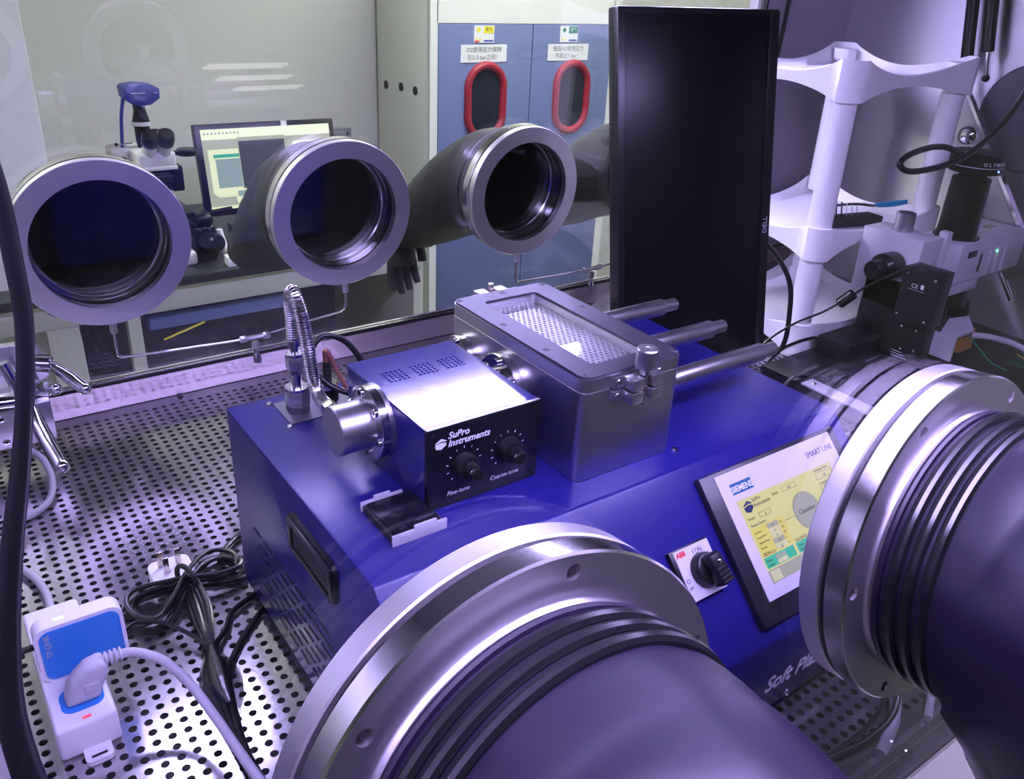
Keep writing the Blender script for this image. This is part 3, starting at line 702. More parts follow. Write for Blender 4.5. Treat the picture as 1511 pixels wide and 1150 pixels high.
# flanges towards the matching box
for fy, r, nme in ((AX[0], .0345, 'side_flange'), (.2260, .0255, 'side_flange')):
    fo = MB().lathe([(r-.001, 0), (r, .001), (r, .008), (r*.99, .009)], (cx0-.009, fy, AX[1]), (1, 0, 0), 48).build(nme, 'ring_bright', ch)
    for q in range(6):
        a = 2*PI*q/6+.5; b = r*.80
        MB().lathe([(.0030, -.0035), (.0036, -.003), (.0036, 0)], (cx0-.009, fy+b*math.cos(a), AX[1]+b*math.sin(a)), (1, 0, 0), 12).build('bolt', 'chrome', fo)
MB().lathe([(.021, 0), (.021, .0165)], (bx1, AX[0], AX[1]), (1, 0, 0), 40).build('connecting_tube', 'ring_bright', ch)
# clamp on the front face, bosses at the rear
def clamp(cx_, y, d, nme):
    c_ = thing_part = None
    for z0, z1, q in ((.3322, .3432, 0), (.3185, .3298, 1)):
        mb = MB().rbox((cx_-.030, min(y, y+d*.007), z0), (cx_+.030, max(y, y+d*.007), z1), .0008)
        mb.rbox((cx_-.019, min(y+d*.006, y+d*.020), z0), (cx_-.005, max(y+d*.006, y+d*.020), z1), .0008)
        mb.rbox((cx_+.005, min(y+d*.006, y+d*.020), z0), (cx_+.019, max(y+d*.006, y+d*.020), z1), .0008)
        o = mb.build('clamp_block', 'alu', ch)
        for sx in (-.025, .025):
            MB().lathe([(.0030, 0), (.0034, .0004), (.0034, .001)], (cx_+sx, y+d*.0078, (z0+z1)/2), (0, -d, 0), 14).build('clamp_bolt', 'chrome', o)
    k = MB().cyl((cx_, y+d*.013, .314), (cx_, y+d*.013, .350), .0032, n=14).build('clamp_stud', 'pin', ch)
    if d < 0:
        n = 48; prof = [(.0052, .3440), (.0052, .3505), (.0098, .3508), (.0102, .3520), (.0102, .3680), (.0090, .3692), (.0030, .3692), (.0026, .3686)]
        mb = MB().lathe(prof, (cx_, y+d*.013, 0), (0, 0, 1), n)
        mb.v = [v if i // n not in (3, 4) or i % 2 else (cx_+(v[0]-cx_)*.965, y+d*.013+(v[1]-y-d*.013)*.965, v[2]) for i, v in enumerate(mb.v)]
        mb.build('clamp_knob', 'alu', ch, 25)
clamp(.2830, cy0, -1, 'front'); clamp(.2830, cy1, 1, 'rear')
# three steel rods on the right
for fy in (.2270, .1460, .0700):
    rd = MB().cyl((cx1, fy, .2920), (cx1+.008, fy, .2920), .014, n=32).build('rod_flange', 'alu', ch)
    MB().lathe([(.0100, 0), (.0103, .001), (.0103, .166), (.0090, .168)], (cx1+.006, fy, .2920), (1, 0, 0), 36).build('rod', 'alu', ch)
    MB().lathe([(.0076, 0), (.0076, .021), (.0066, .0225)], (cx1+.173, fy, .2920), (1, 0, 0), 28).build('rod_tip', 'alu', ch)

# ---- corrugated hose with fittings
hs = thing('corrugated_hose', 'corrugated steel hose arching from the machine top to the steel cylinder', 'hose', (.061, .291, H+.0012))
P0 = Vector((.0615, .2910, 0)); hz = lambda z: (P0.x, P0.y, z)
MB().lathe([(.0118, H+.0012), (.0122, H+.002), (.0122, H+.0085)], (P0.x, P0.y, 0), (0, 0, 1), 6).build('base_nut', 'grey_plate', hs)
MB().hexn(hz(H+.0085), hz(H+.0265), .0128).build('fitting_nut', 'alu', hs)
MB().lathe([(.0120, H+.0262), (.0120, H+.0292)], (P0.x, P0.y, 0), (0, 0, 1), 24).build('fitting_ring', 'ring_bright', hs)
MB().lathe([(.0062, H+.028), (.0052, H+.034), (.0062, H+.046)], (P0.x, P0.y, 0), (0, 0, 1), 18).build('fitting_neck', 'ring_bright', hs)
MB().hexn(hz(H+.044), hz(H+.049), .0078).build('fitting_nut', 'ring_bright', hs)
MB().hexn(hz(H+.050), hz(H+.064), .0095).build('fitting_nut', 'alu', hs)
MB().lathe([(.0090, H+.064), (.0090, H+.067), (.0044, H+.067), (.0044, H+.074), (.0066, H+.075), (.0066, H+.084)], (P0.x, P0.y, 0), (0, 0, 1), 18).build('hose_ferrule', 'ring_bright', hs)
hp_ = [hz(H+.082), hz(H+.100), (.0612, .2905, H+.118), (.0600, .2850, H+.1330), (.0585, .2720, H+.1375), (.0580, .2580, H+.1250), (.0580, .2480, H+.103), (.0575, .2400, H+.078), (.0565, .2300, H+.059), (.0555, .2150, H+.0500), (.0555, .1960, H+.0500)]
MB().tube(hp_, .0046, n=14, res=10).build('hose', 'grey_plate', hs, 60)
def resample(pts, n):
    mb = MB().tube(pts, .001, n=3, res=40); Q = [sum((Vector(mb.v[i*3+k]) for k in range(3)), Vector())/3 for i in range(len(mb.v)//3)]
    arc = [0]
    for i in range(1, len(Q)): arc.append(arc[-1]+(Q[i]-Q[i-1]).length)
    out = []; j = 0
    for k in range(n):
        t = arc[-1]*k/(n-1)
        while j < len(arc)-2 and arc[j+1] < t: j += 1
        out.append((Q[j], (Q[j+1]-Q[j]).normalized()))
    return out
rg = MB().torus((0, 0, 0), (0, 0, 1), .0054, .0014, 20, 8).mesh('corrugation'); rg.materials.append(M['ring_bright'])
for q_, t_ in resample(hp_, 78):
    o = part('corrugation', rg, None, hs); o.matrix_basis = Matrix.Translation(q_) @ t_.to_track_quat('Z', 'Y').to_matrix().to_4x4()
MB().hexn((.0555, .1990, H+.0500), (.0560, .1850, H+.0505), .0078).build('elbow_nut', 'ring_bright', hs)
MB().cyl((.0545, .1850, H+.0505), (.0560, .1690, H+.0510), .005).build('elbow_stub', 'ring_bright', hs)

# ---- coaxial connector with black cable and copper braid
cn = thing('cable_connector', 'round steel cable connector with black cable behind the small blue box', 'connector', (.0985, .2975, H+.0012))
C0 = Vector((.0985, .2975, 0))
MB().lathe([(.0105, H+.0012), (.0110, H+.002), (.0110, H+.013), (.0115, H+.0135), (.0115, H+.017)], (C0.x, C0.y, 0), (0, 0, 1), 24).build('connector_body', 'black_plastic', cn)
MB().lathe([(.0118, H+.017), (.0118, H+.021), (.0100, H+.0225)], (C0.x, C0.y, 0), (0, 0, 1), 24).build('connector_ring', 'chrome', cn)
MB().cyl((C0.x, C0.y, H+.021), (C0.x, C0.y, H+.046), .0048, .0042).build('boot', 'black_matte', cn)
MB().tube([(C0.x, C0.y, H+.040), (C0.x-.001, C0.y, H+.058), (.1020, .2960, H+.050), (.1080, .2930, H+.034), (.1170, .2870, H+.013), (.1300, .2750, H+.006), (.140, .245, H+.008), (.1400, .2170, H+.010)], .0030, n=12).build('copper_braid', 'copper', cn)
bc = thing('black_cable', 'thick black cable looping above the connector plate', 'cable', (.1330, .2950, H))
MB().tube([(.1390, .2850, H+.020), (.1360, .2930, H+.040), (.1210, .2990, H+.064), (.0990, .3010, H+.0740), (.0840, .2990, H+.064), (.0810, .2950, H+.046), (.0890, .2890, H+.030), (.1020, .2800, H+.020), (.1200, .2640, H+.014), (.1370, .240, H+.012), (.1390, .2140, H+.012)], .0033, n=12).build('cable', 'black_plastic', bc)
MB().rbox((.1250, .2700, H+.0005), (.1520, .3000, H+.022), .001).build('junction_block', 'alu', bc)
for z in (.006, .015): MB().lathe([(.0022, 0), (.0022, .001)], (.1250, .285, H+z), (-1, 0, 0), 10).build('screw', 'chrome', bc)

# ---- sample cassette lying on the machine
cs = thing('sample_cassette', 'flat black cassette in clear plastic holder lying before the small blue box', 'cassette', (.06, .062, H))
MB().rbox((.0370, .0360, H), (.0860, .0920, H+.0070), .0010).build('tray', 'black_matte', cs)
MB().rbox((.0395, .0400, H+.0065), (.0840, .0900, H+.0090), .0008).build('plate', 'black_panel', cs)
MB().rbox((.0355, .0340, H), (.0870, .0362, H+.0105), .0006).build('front_holder', 'acrylic', cs)
MB().rbox((.0560, .0338, H+.0100), (.0770, .0362, H+.0140), .0006).build('front_tab', 'acrylic', cs)
MB().rbox((.0355, .0915, H), (.0760, .0935, H+.0100), .0006).build('rear_holder', 'acrylic', cs)
MB().rbox((.0480, .0915, H+.0095), (.0640, .0935, H+.0130), .0006).build('rear_tab', 'acrylic', cs)

# ================================================================== MONITOR (upright, switched off)
mo = thing('portrait_monitor', 'tall black monitor standing upright and switched off behind the blue machine', 'monitor', (.80, .52, 0))
eX = Vector((.9915, -.1298, .0058)).normalized(); eZ = -Vector((-.0168, -.1723, -.9849)).normalized(); eZ = (eZ-eX*eZ.dot(eX)).normalized()
TL = Vector((.644, .517, .6235))+eX*.0120; MW, MH = .308, .555
MF = frame(TL, eX, eZ)                                   # local: x right, y up, z towards the viewer
MB().rbox((0, -MH, -.026), (MW, 0, 0), .003).xf(MF).build('housing', 'monitor_black', mo)
MB().rbox((.012, -MH+.008, -.0005), (MW-.022, -.009, .0006), .0003).xf(MF).build('screen', 'screen_off', mo)
MB().rbox((MW-.0215, -MH+.004, -.001), (MW-.002, -.003, .0022), .001).xf(MF).build('bezel', 'monitor_black', mo)
slot = MB().box((-.0006, -.0018, -.004), (.0006, .0018, .002)).mesh('vent_slot', 0); slot.materials.append(M['gasket'])
for q in range(62):
    o = part('vent_slot', slot, None, mo); o.matrix_basis = MF @ Matrix.Translation((0, -.03-.0082*q, -.012))
text('brand_lettering', 'DELL', .0125, MF @ Matrix.Translation((MW-.0085, -.335, .0024)) @ Matrix.Rotation(PI/2, 4, 'Z'), 'hmi_silver', mo, align='CENTER')
MB().rbox((MW*.5-.035, -.42, -.075), (MW*.5+.035, -.12, -.026), .01).xf(MF).build('stand_mount', 'monitor_black', mo)
st = MF @ Vector((MW*.5, -.30, -.05))
MB().rbox((st.x-.035, st.y-.015, .010), (st.x+.035, st.y+.035, .34), .006).build('stand_column', 'monitor_black', mo)
MB().rprism_box((st.x-.12, st.y-.10, 0.0005), (st.x+.12, st.y+.10, .012), .02).build('stand_base', 'monitor_black', mo)
MB().tube([(.93, .51, .30), (.98, .545, .27), (1.055, .50, .23), (1.085, .452, .17), (1.093, .438, .10), (1.085, .435, .03), (1.05, .46, .012)], .0048, n=10).build('monitor_cable', 'black_plastic', mo)

# ================================================================== WHITE RACK
RX0, RX1, RY0, RY1 = 1.150, 1.500, .452, .712
rk = thing('plastic_rack', 'three-tier white plastic rack standing in the corner behind the microscope', 'rack', ((RX0+RX1)/2, (RY0+RY1)/2, 0))
def tray(zc, up, dn, name):
    n_side = 22; rr = .032; cor = [(RX1, RY0), (RX1, RY1), (RX0, RY1), (RX0, RY0)]
    cen = Vector(((RX0+RX1)/2, (RY0+RY1)/2)); pts = []; hs_ = []
    order = [Vector(c) for c in [(RX0, RY0), (RX1, RY0), (RX1, RY1), (RX0, RY1)]]
    for i in range(4):
        a, b = order[i], order[(i+1) % 4]; d = (b-a).normalized(); nrm = Vector((d.y, -d.x)); L = (b-a).length
        prev = (a-order[i-1]).normalized(); pn = Vector((prev.y, -prev.x))
        for k in range(7):                                   # rounded corner from pn to nrm
            t = k/7; ang0 = math.atan2(pn.y, pn.x); ang = ang0+PI/2*t
            pts.append(a+Vector((math.cos(ang), math.sin(ang)))*rr); hs_.append(1.0)
        for k in range(n_side):
            u = k/(n_side-1); x = .0+u*L; c_ = abs(2*u-1)
            pts.append(a+d*x+nrm*(rr-.022*(1-c_**2))); hs_.append(c_**1.8)
    n = len(pts); mb = MB(); vs = []
    def ringv(off, z):
        out = []
        for p, h in zip(pts, hs_):
            q = cen+(p-cen)*(1-off/((p-cen).length)); out.append((q.x, q.y, z(h)))
        return out
    loops = [ringv(0, lambda h: zc-dn*h-.006), ringv(-.001, lambda h: zc+.012+up*h), ringv(.003, lambda h: zc+.0135+up*h), ringv(.005, lambda h: zc+.010+up*h), ringv(.016, lambda h: zc), ]
    fs = []
    for l in loops: vs += l
    for i in range(len(loops)-1):
        for k in range(n): fs.append((i*n+k, i*n+(k+1) % n, (i+1)*n+(k+1) % n, (i+1)*n+k))
    fs.append(tuple(range((len(loops)-1)*n, len(loops)*n)))
    b0 = len(vs); vs += ringv(.010, lambda h: zc-.006)
    for k in range(n): fs.append((k, (k+1) % n, b0+(k+1) % n, b0+k))
    fs.append(tuple(range(b0, b0+n)))
    return mb.add(vs, fs).build(name, 'rack_white', rk, 50)
tray(.508, .030, .020, 'tray'); tray(.222, .026, .018, 'tray'); tray(.032, .026, .018, 'tray')
for x in (RX0, RX1):
    for y in (RY0, RY1):
        MB().lathe([(.027, .0005), (.027, .045)], (x, y, 0), (0, 0, 1), 24).build('foot', 'rack_white', rk)
        lean = -.012 if x == RX0 else .004
        MB().lathe([(.0225, 0), (.0225, .165), (.0240, .166), (.0240, .172)], (x, y, .045), (lean*.5, 0, 1), 28).build('post', 'rack_white', rk)
        MB().lathe([(.0225, 0), (.0225, .246), (.0205, .247), (.0205, .254)], (x, y, .236), (lean, 0, 1), 28).build('post', 'rack_white', rk)
        MB().lathe([(.0005, -.004), (.020, -.004), (.0235, .0), (.0235, .020), (.020, .0205)], (x, y, .520), (0, 0, 1), 28).build('post_cap', 'rack_white', rk)
# things on the rack
tw = thing('tweezer_set', 'black case of fine tools on the middle rack tray', 'tool case', (1.36, .52, .224))
MB().prism([(1.262, .505, .224), (1.40, .475, .224), (1.405, .515, .224), (1.275, .545, .224)], (0, 0, .018), r=.003).build('case', 'black_matte', tw)
for q in range(6):
    x = 1.285+.012*q; MB().cyl((x, .52-.004*q, .238), (x-.004, .524-.004*q, .276-.002*q), .0016 if q < 3 else .0008, n=6).build('tool_shaft', 'black_plastic' if q < 3 else 'chrome', tw)
tz = thing('blue_tweezers', 'tweezers with a cyan handle on the middle rack tray', 'tweezers', (1.40, .49, .24))
MB().tube([(1.300, .530, .262), (1.350, .512, .264), (1.400, .494, .258)], .003, n=8).build('blade', 'ring_bright', tz)
MB().tube([(1.395, .497, .260), (1.425, .484, .262), (1.462, .470, .266)], .0055, n=10, rad=lambda s: .0065-.004*abs(s-.6)).build('handle', 'cyan', tz)

# ================================================================== BREADBOARD
BZ = .0250
bb = thing('optical_breadboard', 'black optical breadboard carrying the microscope', 'breadboard', (1.3, .15, 0))
MB().rbox((1.000, -.20, .0005), (1.590, .412, BZ), .0015).build('plate', 'black_anod', bb)
hm = MB().lathe([(.0031, 0), (.0031, .0004)], (0, 0, 0), (0, 0, 1), 12).mesh('tapped_hole', 0); hm.materials.append(M['gasket'])
for i in range(9):
    for j in range(9):
        x, y = 1.035+.025*i, .395-.025*j
        o = part('tapped_hole', hm, None, bb); o.location = (x, y, BZ)
br = thing('silver_bar', 'flat silver aluminium bar screwed to the black breadboard edge', 'bar', (1.01, .22, BZ))
MB().rbox((.9940, .0400, BZ+.0005), (1.0260, .3180, BZ+.0040), .0006).build('bar', 'hmi_silver', br)
for y in (.302, .172, .058):
    o = MB().lathe([(.0042, 0), (.0042, .0012), (.0030, .002)], (1.010, y, BZ+.0040), (0, 0, 1), 14).build('screw', 'chrome', br)
    MB().lathe([(.0020, 0), (.0020, .0003)], (1.010, y, BZ+.0059), (0, 0, 1), 6).build('screw_socket', 'gasket', o)

# ================================================================== MICROSCOPE IN THE BOX
ms = thing('box_microscope', 'grey and black microscope with camera on the black breadboard', 'microscope', (1.28, .28, BZ))
# column and focus stages
MB().rbox((1.145, .330, BZ), (1.345, .402, BZ+.034), .002).build('base_bar', 'black_anod', ms)
MB().rbox((1.252, .238, BZ), (1.345, .402, BZ+.018), .002).build('base_foot', 'black_anod', ms)
MB().rbox((1.262, .300, BZ+.017), (1.350, .402, .170), .002).build('column', 'black_anod', ms)
ls = MB().rbox((1.236, .246, BZ+.017), (1.270, .325, .116), .002).build('lower_stage', 'black_anod', ms)
us = MB().rbox((1.215, .236, .114), (1.262, .304, .2165), .0015).build('upper_stage', 'black_anod', ms)
bt = MB().lathe([(.0028, 0), (.0028, .0012), (.0018, .0018)], (0, 0, 0), (-1, 0, 0), 10).mesh('stage_bolt'); bt.materials.append(M['chrome'])
for x, pts in ((1.215, ((.242, .205), (.296, .205), (.243, .126), (.296, .126))), (1.236, ((.262, .098), (.292, .098), (.258, .060), (.284, .055)))):
    for y, z in pts:
        o = part('stage_bolt', bt, None, ms); o.location = (x, y, z)
text('stage_lettering', 'CE', .011, frame((1.2148, .284, .182), (0, -1, 0), (0, 0, 1)), 'print_white', us)
MB().box((1.2147, .260, .183), (1.2149, .266, .191)).build('stage_mark', 'print_white', us)
MB().box((1.2147, .256, .178), (1.2149, .288, .1785)).build('stage_line', 'print_white', us)
for q in range(3): MB().box((1.2357, .268+.006*q, .038+.005*q), (1.2359, .300, .0388+.005*q)).build('stage_print', 'print_white', ls)
# grey tube-lens plate with side port
tl_ = MB().rbox((1.262, .306, .1130), (1.330, .430, .2520), .002).build('tube_housing', 'scope_grey', ms)
MB().lathe([(.0175, 0), (.0175, .036), (.0165, .037)], (1.298, .372, .250), (0, 0, 1), 28).build('steel_tube', 'alu', tl_)
MB().lathe([(.0005, .0365), (.0150, .0372)], (1.298, .372, .250), (0, 0, 1), 28).build('tube_bore', 'gasket', tl_)
pt = MB().lathe([(.0005, -.072), (.0150, -.072), (.0170, -.070), (.0170, -.046), (.0245, -.040), (.0260, -.038), (.0260, -.004), (.024, 0)], (1.262, .352, .196), (1, 0, 0), 36).build('side_port', 'scope_dark', ms)
MB().lathe([(.0005, -.0722), (.0125, -.0722), (.0125, -.0716)], (1.262, .352, .196), (1, 0, 0), 28).build('port_lens', 'screen_off', pt)
MB().rbox((1.330, .300, .150), (1.348, .318, .262), .002).build('dovetail_rail', 'scope_grey', ms)
# main illuminator head
hx0, hy0_, hy1_, hz0_, hz1_ = 1.345, .275, .368, .165, .2420
mh = MB().rbox((hx0, hy0_, hz0_), (1.592, hy1_, hz1_), .0025).build('illuminator_head', 'scope_grey', ms)
MB().rbox((hx0+.006, hy0_+.004, .140), (1.452, hy1_-.004, hz0_), .002).build('nosepiece_mount', 'scope_grey', ms)
MB().rbox((hx0+.030, hy0_-.0006, .2130), (hx0+.062, hy0_+.001, .2260), .0003).build('front_slot', 'gasket', mh)
MB().rbox((hx0+.078, hy0_-.0006, .1800), (hx0+.086, hy0_+.001, .2160), .0003).build('front_slot', 'gasket', mh)
for x in (.112, .140, .168): MB().rbox((hx0+x, hy0_-.003, .168), (hx0+x+.012, hy0_+.001, .220), .001).build('front_rib', 'scope_grey', mh)
MB().box((hx0+.168, .318, hz1_), (hx0+.21, .336, hz1_+.0004)).build('top_label', 'ui_line', mh)
for q in range(4): MB().box((hx0+.118, .345-.012*q, hz1_), (hx0+.150-.004*(q % 2), .347-.012*q, hz1_+.0004)).build('top_print', 'ui_line', mh)
MB().sphere((hx0+.137, hy0_-.001, .214), .0022, 10).build('indicator', 'led_green', mh)
# objectives
np_ = MB().lathe([(.026, .100), (.044, .106), (.044, .126), (.036, .141)], (1.415, .320, 0), (0, 0, 1), 36).build('nosepiece', 'scope_dark', ms)
for (ox, oy, col) in ((1.385, .312, 'wire_green'), (1.437, .295, 'led')):
    ob = MB().lathe([(.009, .064), (.013, .070), (.0215, .076), (.0225, .078), (.0225, .100), (.018, .112)], (ox, oy, 0), (0, 0, 1), 28).build('objective', 'scope_dark', ms)
    MB().lathe([(.0228, .0790), (.0228, .0812)], (ox, oy, 0), (0, 0, 1), 28).build('colour_ring', {'led': 'tape_blue', 'wire_green': 'wire_green'}[col], ob)
# camera tube and camera
CX, CY = 1.402, .322
MB().lathe([(.0420, .2420), (.0420, .2450), (.0360, .2455), (.0350, .30), (.0340, .352), (.0325, .354), (.0240, .3545), (.0240, .366)], (CX, CY, 0), (0, 0, 1), 44).build('camera_tube', 'scope_dark', ms)
cmn = MB().lathe([(.0340, .3640), (.0460, .3660), (.0460, .3775), (.0468, .3785), (.0468, .3985), (.0440, .4015), (.0380, .4000), (.0005, .3975)], (CX, CY, 0), (0, 0, 1), 48).build('camera', 'scope_dark', ms)
MB().lathe([(.0464, .3776), (.0472, .3780), (.0472, .3790), (.0464, .3794)], (CX, CY, 0), (0, 0, 1), 48).build('camera_stripe', 'scope_grey', cmn)
la = math.radians(-104)
for ch_, da in zip('OLYMPUS', range(7)):
    a = la+math.radians(10.0*(da-3)); text('camera_lettering', ch_, .0085, frame((CX+.0473*math.cos(a), CY+.0473*math.sin(a), .3830), (-math.sin(a), math.cos(a), 0), (0, 0, 1)), 'print_white', cmn, align='CENTER', bold=.0003)
a = math.radians(-96); MB().sphere((CX+.0468*math.cos(a), CY+.0468*math.sin(a), .3735), .0018, 8).build('camera_light', 'led', cmn)
MB().rbox((CX+.006, CY-.0365, .262), (CX+.022, CY-.035, .276), .0003).build('tube_label', 'grey_cable', ms)
bs = math.radians(-100)
for z in (.322,): MB().sphere((CX+.0345*math.cos(bs), CY+.0345*math.sin(bs), z), .002, 8).build('tube_screw', 'chrome', ms)
# sample stage bracket with amber film
sb_ = MB().prism([(1.272, .236, .098), (1.345, .262, .098), (1.395, .250, .098), (1.330, .205, .098), (1.272, .205, .098)], (0, 0, .005)).build('sample_plate', 'scope_grey', ms)
MB().prism([(1.270, .205, .052), (1.270, .205, .098), (1.270, .246, .098), (1.270, .246, .052)], (.005, 0, 0)).build('bracket', 'scope_grey', ms)
MB().prism([(1.30, .208, .062), (1.345, .208, .062), (1.36, .215, .097), (1.30, .215, .097)], (0, .008, 0)).build('amber_film', 'amber', ms)
tb_ = tag(MB().tube([(1.340, .212, .088), (1.365, .185, .088), (1.39, .145, .080), (1.40, .09, .060), (1.39, .02, .045), (1.37, -.05, .035)], .0062, n=12).build('pale_hose', 'grey_cable'), 'pale grey-violet hose running from the sample bracket over the breadboard', 'hose')
wg = tag(MB().tube([(1.318, .206, .095), (1.33, .190, .075), (1.345, .165, .050), (1.36, .140, .040)], .0011, n=6).build('green_wire', 'wire_green'), 'thin green wire hanging from the sample bracket', 'wire')
wy = tag(MB().tube([(1.405, .150, .060), (1.40, .135, .058), (1.402, .09, .050), (1.41, .05, .046)], .0016, n=6).build('yellow_wire', 'wire_yellow'), 'thin yellow wire beyond the right front port', 'wire')
pc_ = thing('circuit_board', 'green circuit board on the breadboard behind the right front port', 'circuit board', (1.46, .12, BZ))
MB().box((1.42, .05, BZ+.006), (1.54, .17, BZ+.008)).build('board', 'pcb_green', pc_)
for x, y in ((1.43, .06), (1.53, .06), (1.43, .16), (1.53, .16)): MB().cyl((x, y, BZ), (x, y, BZ+.006), .003, n=8).build('standoff', 'chrome', pc_)
for x, y in ((1.45, .09), (1.49, .13), (1.50, .08)): MB().rbox((x, y, BZ+.008), (x+.018, y+.014, BZ+.013), .0005).build('chip', 'black_matte', pc_)
# cables around the microscope
tag(MB().tube([(1.52, .262, .70), (1.455, .282, .56), (1.415, .292, .475), (1.365, .292, .436), (1.262, .288, .402), (1.150, .295, .392), (1.108, .30, .405), (1.140, .305, .419), (1.225, .312, .424), (1.300, .318, .412), (1.362, .322, .384)], .0052, n=12, rad=lambda s: .0052 if s < .93 else .0042).build('camera_cable', 'black_plastic'), 'black cable looping left of the round microscope camera', 'cable')
sc_ = thing('stage_cable', 'thin black cable with a ferrite block from the black stage', 'cable', (1.10, .41, .01))
MB().tube([(1.228, .258, .217), (1.222, .280, .222), (1.205, .310, .203), (1.185, .350, .166), (1.168, .375, .136), (1.140, .398, .108), (1.09, .418, .088), (1.03, .425, .066), (.985, .420, .046), (.955, .425, .012)], .0022, n=8).build('cable', 'black_plastic', sc_)
MB().cyl((1.176, .366, .150), (1.160, .384, .124), .0105, n=16, e=.003).build('ferrite', 'black_plastic', sc_)
tag(MB().tube([(.935, .392, .006), (.965, .395, .010), (1.02, .418, .012), (1.08, .432, .028), (1.12, .425, .040), (1.150, .416, .045), (1.155, .405, .048)], .0030, n=8).build('thin_black_cable', 'black_plastic'), 'thin black cable bending round the rack foot onto the breadboard', 'cable')
tag(MB().tube([(.955, .36, .010), (.972, .345, .012), (.995, .338, .030), (1.02, .33, .029), (1.05, .31, .0285)], .0028, n=8).build('short_black_cable', 'black_plastic'), 'short black cable crossing the breadboard corner above the silver bar', 'cable')

# ================================================================== RIGHT WALL FITTINGS
for (y, z0, z1, lab) in ((.500, .490, .80, 'black gas strut with chrome rod on the right wall near the rack'), (.462, .510, .80, 'copy of the gas strut added as its reflection in the right wall')):  # second entry is an added copy standing for the strut's wall reflection
    g = thing('strut_and_reflection', lab, 'gas strut', (1.63, y, z0))
    MB().cyl((1.628, y+.010, z0+.045), (1.634, y+.058, z1), .0125, n=20, e=.002).build('cylinder', 'scope_dark', g)
    MB().cyl((1.628, y, z0), (1.628, y+.011, z0+.05), .0052, n=12).build('piston_rod', 'chrome', g)
    MB().sphere((1.628, y-.001, z0-.004), .008, 12).build('ball_end', 'scope_dark', g)
dr = thing('chamber_door', 'slanted aluminium plate of the transfer chamber door on the right wall', 'door plate', (1.60, .38, .15))
MB().prism([(1.602, .536, .464), (1.602, .489, .486), (1.602, .240, .160), (1.602, .290, .130)], (.010, 0, 0), r=.001).build('plate', 'alu', dr)
MB().prism([(1.598, .4895, .4880), (1.598, .4835, .4905), (1.598, .2345, .1640), (1.598, .2405, .1615)], (.016, 0, 0)).build('bright_rim', 'ring_bright', dr)
MB().prism([(1.6015, .300, .275), (1.6015, .283, .252), (1.6015, .266, .262), (1.6015, .283, .285)], (.0004, 0, 0)).build('tape', 'tape_blue', dr)
MB().sphere((1.600, .452, .395), .020, 20, (.6, 1, 1)).build('hinge_ball', 'chrome', dr)
MB().cyl((1.606, .390, .250), (1.606, .270, .090), .006, n=12).build('tie_rod', 'chrome', dr)
for y, z in ((.480, .425), (.285, .20)): MB().cyl((1.610, y, z), (1.659, y, z), .018, n=24).build('hinge_post', 'steel', dr)
md = thing('chamber_lid', 'round dark steel lid of the transfer chamber on the right wall', 'chamber lid', (1.64, .40, .42))
MB().lathe([(.100, 0), (.105, .004), (.105, .016), (.098, .018)], (1.641, .360, .440), (1, 0, 0), 48).build('lid', 'grey_plate', md)

# ================================================================== LEFT: TRANSFER DOOR HANDLES
lh = thing('door_latch', 'steel latch with two bar handles at the left end of the rear sill', 'latch', (-.17, .80, 0))
MB().rbox((-.235, .735, .038), (-.123, .765, .098), .002).build('latch_block', 'alu', lh)
MB().rbox((-.235, .760, .060), (-.128, .815, .120), .003).build('latch_body', 'alu', lh)
MB().prism([(-.22, .80, .10), (-.115, .80, .10), (-.105, .80, .128), (-.125, .80, .160), (-.22, .80, .165)], (0, .015, 0), r=.002).build('bracket', 'alu', lh)
MB().cyl((-.150, .790, .140), (-.108, .775, .134), .0125, n=24, e=.002).build('hub', 'chrome', lh)
MB().tube([(-.118, .780, .135), (-.104, .768, .128), (-.088, .750, .114), (-.079, .735, .106)], .008, n=16, rad=lambda s: .0065+.0030*min(1, s*1.6)).build('handle_bar', 'chrome', lh)
MB().sphere((-.0785, .734, .1055), .0096, 16).build('handle_end', 'chrome', lh)
MB().cyl((-.225, .725, .118), (-.150, .735, .106), .013, n=24, e=.002).build('cross_hub', 'chrome', lh)
MB().tube([(-.168, .735, .165), (-.160, .730, .135), (-.150, .715, .100), (-.143, .672, .074), (-.136, .625, .056)], .009, n=16, rad=lambda s: .0072+.0030*min(1, s*1.4)).build('handle_bar', 'chrome', lh)
MB().sphere((-.1358, .6235, .0555), .0103, 16).build('handle_end', 'chrome', lh)
MB().hexn((-.140, .765, .106), (-.118, .758, .104), .011).build('hex_nut', 'chrome', lh)
MB().sphere((-.112, .757, .1035), .0092, 14).build('dome_nut', 'chrome', lh)
for q, (x, z) in enumerate(((-.160, .085), (-.160, .050), (-.185, .085), (-.185, .050))):
    o = MB().lathe([(.0048, 0), (.0048, .0008), (.0030, .0012)], (x, .735, z), (0, -1, 0), 14).build('cap_bolt', 'chrome', lh)
    MB().lathe([(.0022, 0), (.0022, .0006)], (x, .734, z), (0, -1, 0), 6).build('bolt_socket', 'gasket', o)
MB().tube([(-.175, .735, .045), (-.150, .70, .030), (-.148, .66, .010), (-.165, .62, .006), (-.20, .60, .006)], .0045, n=12).build('latch_cable', 'grey_cable', lh)

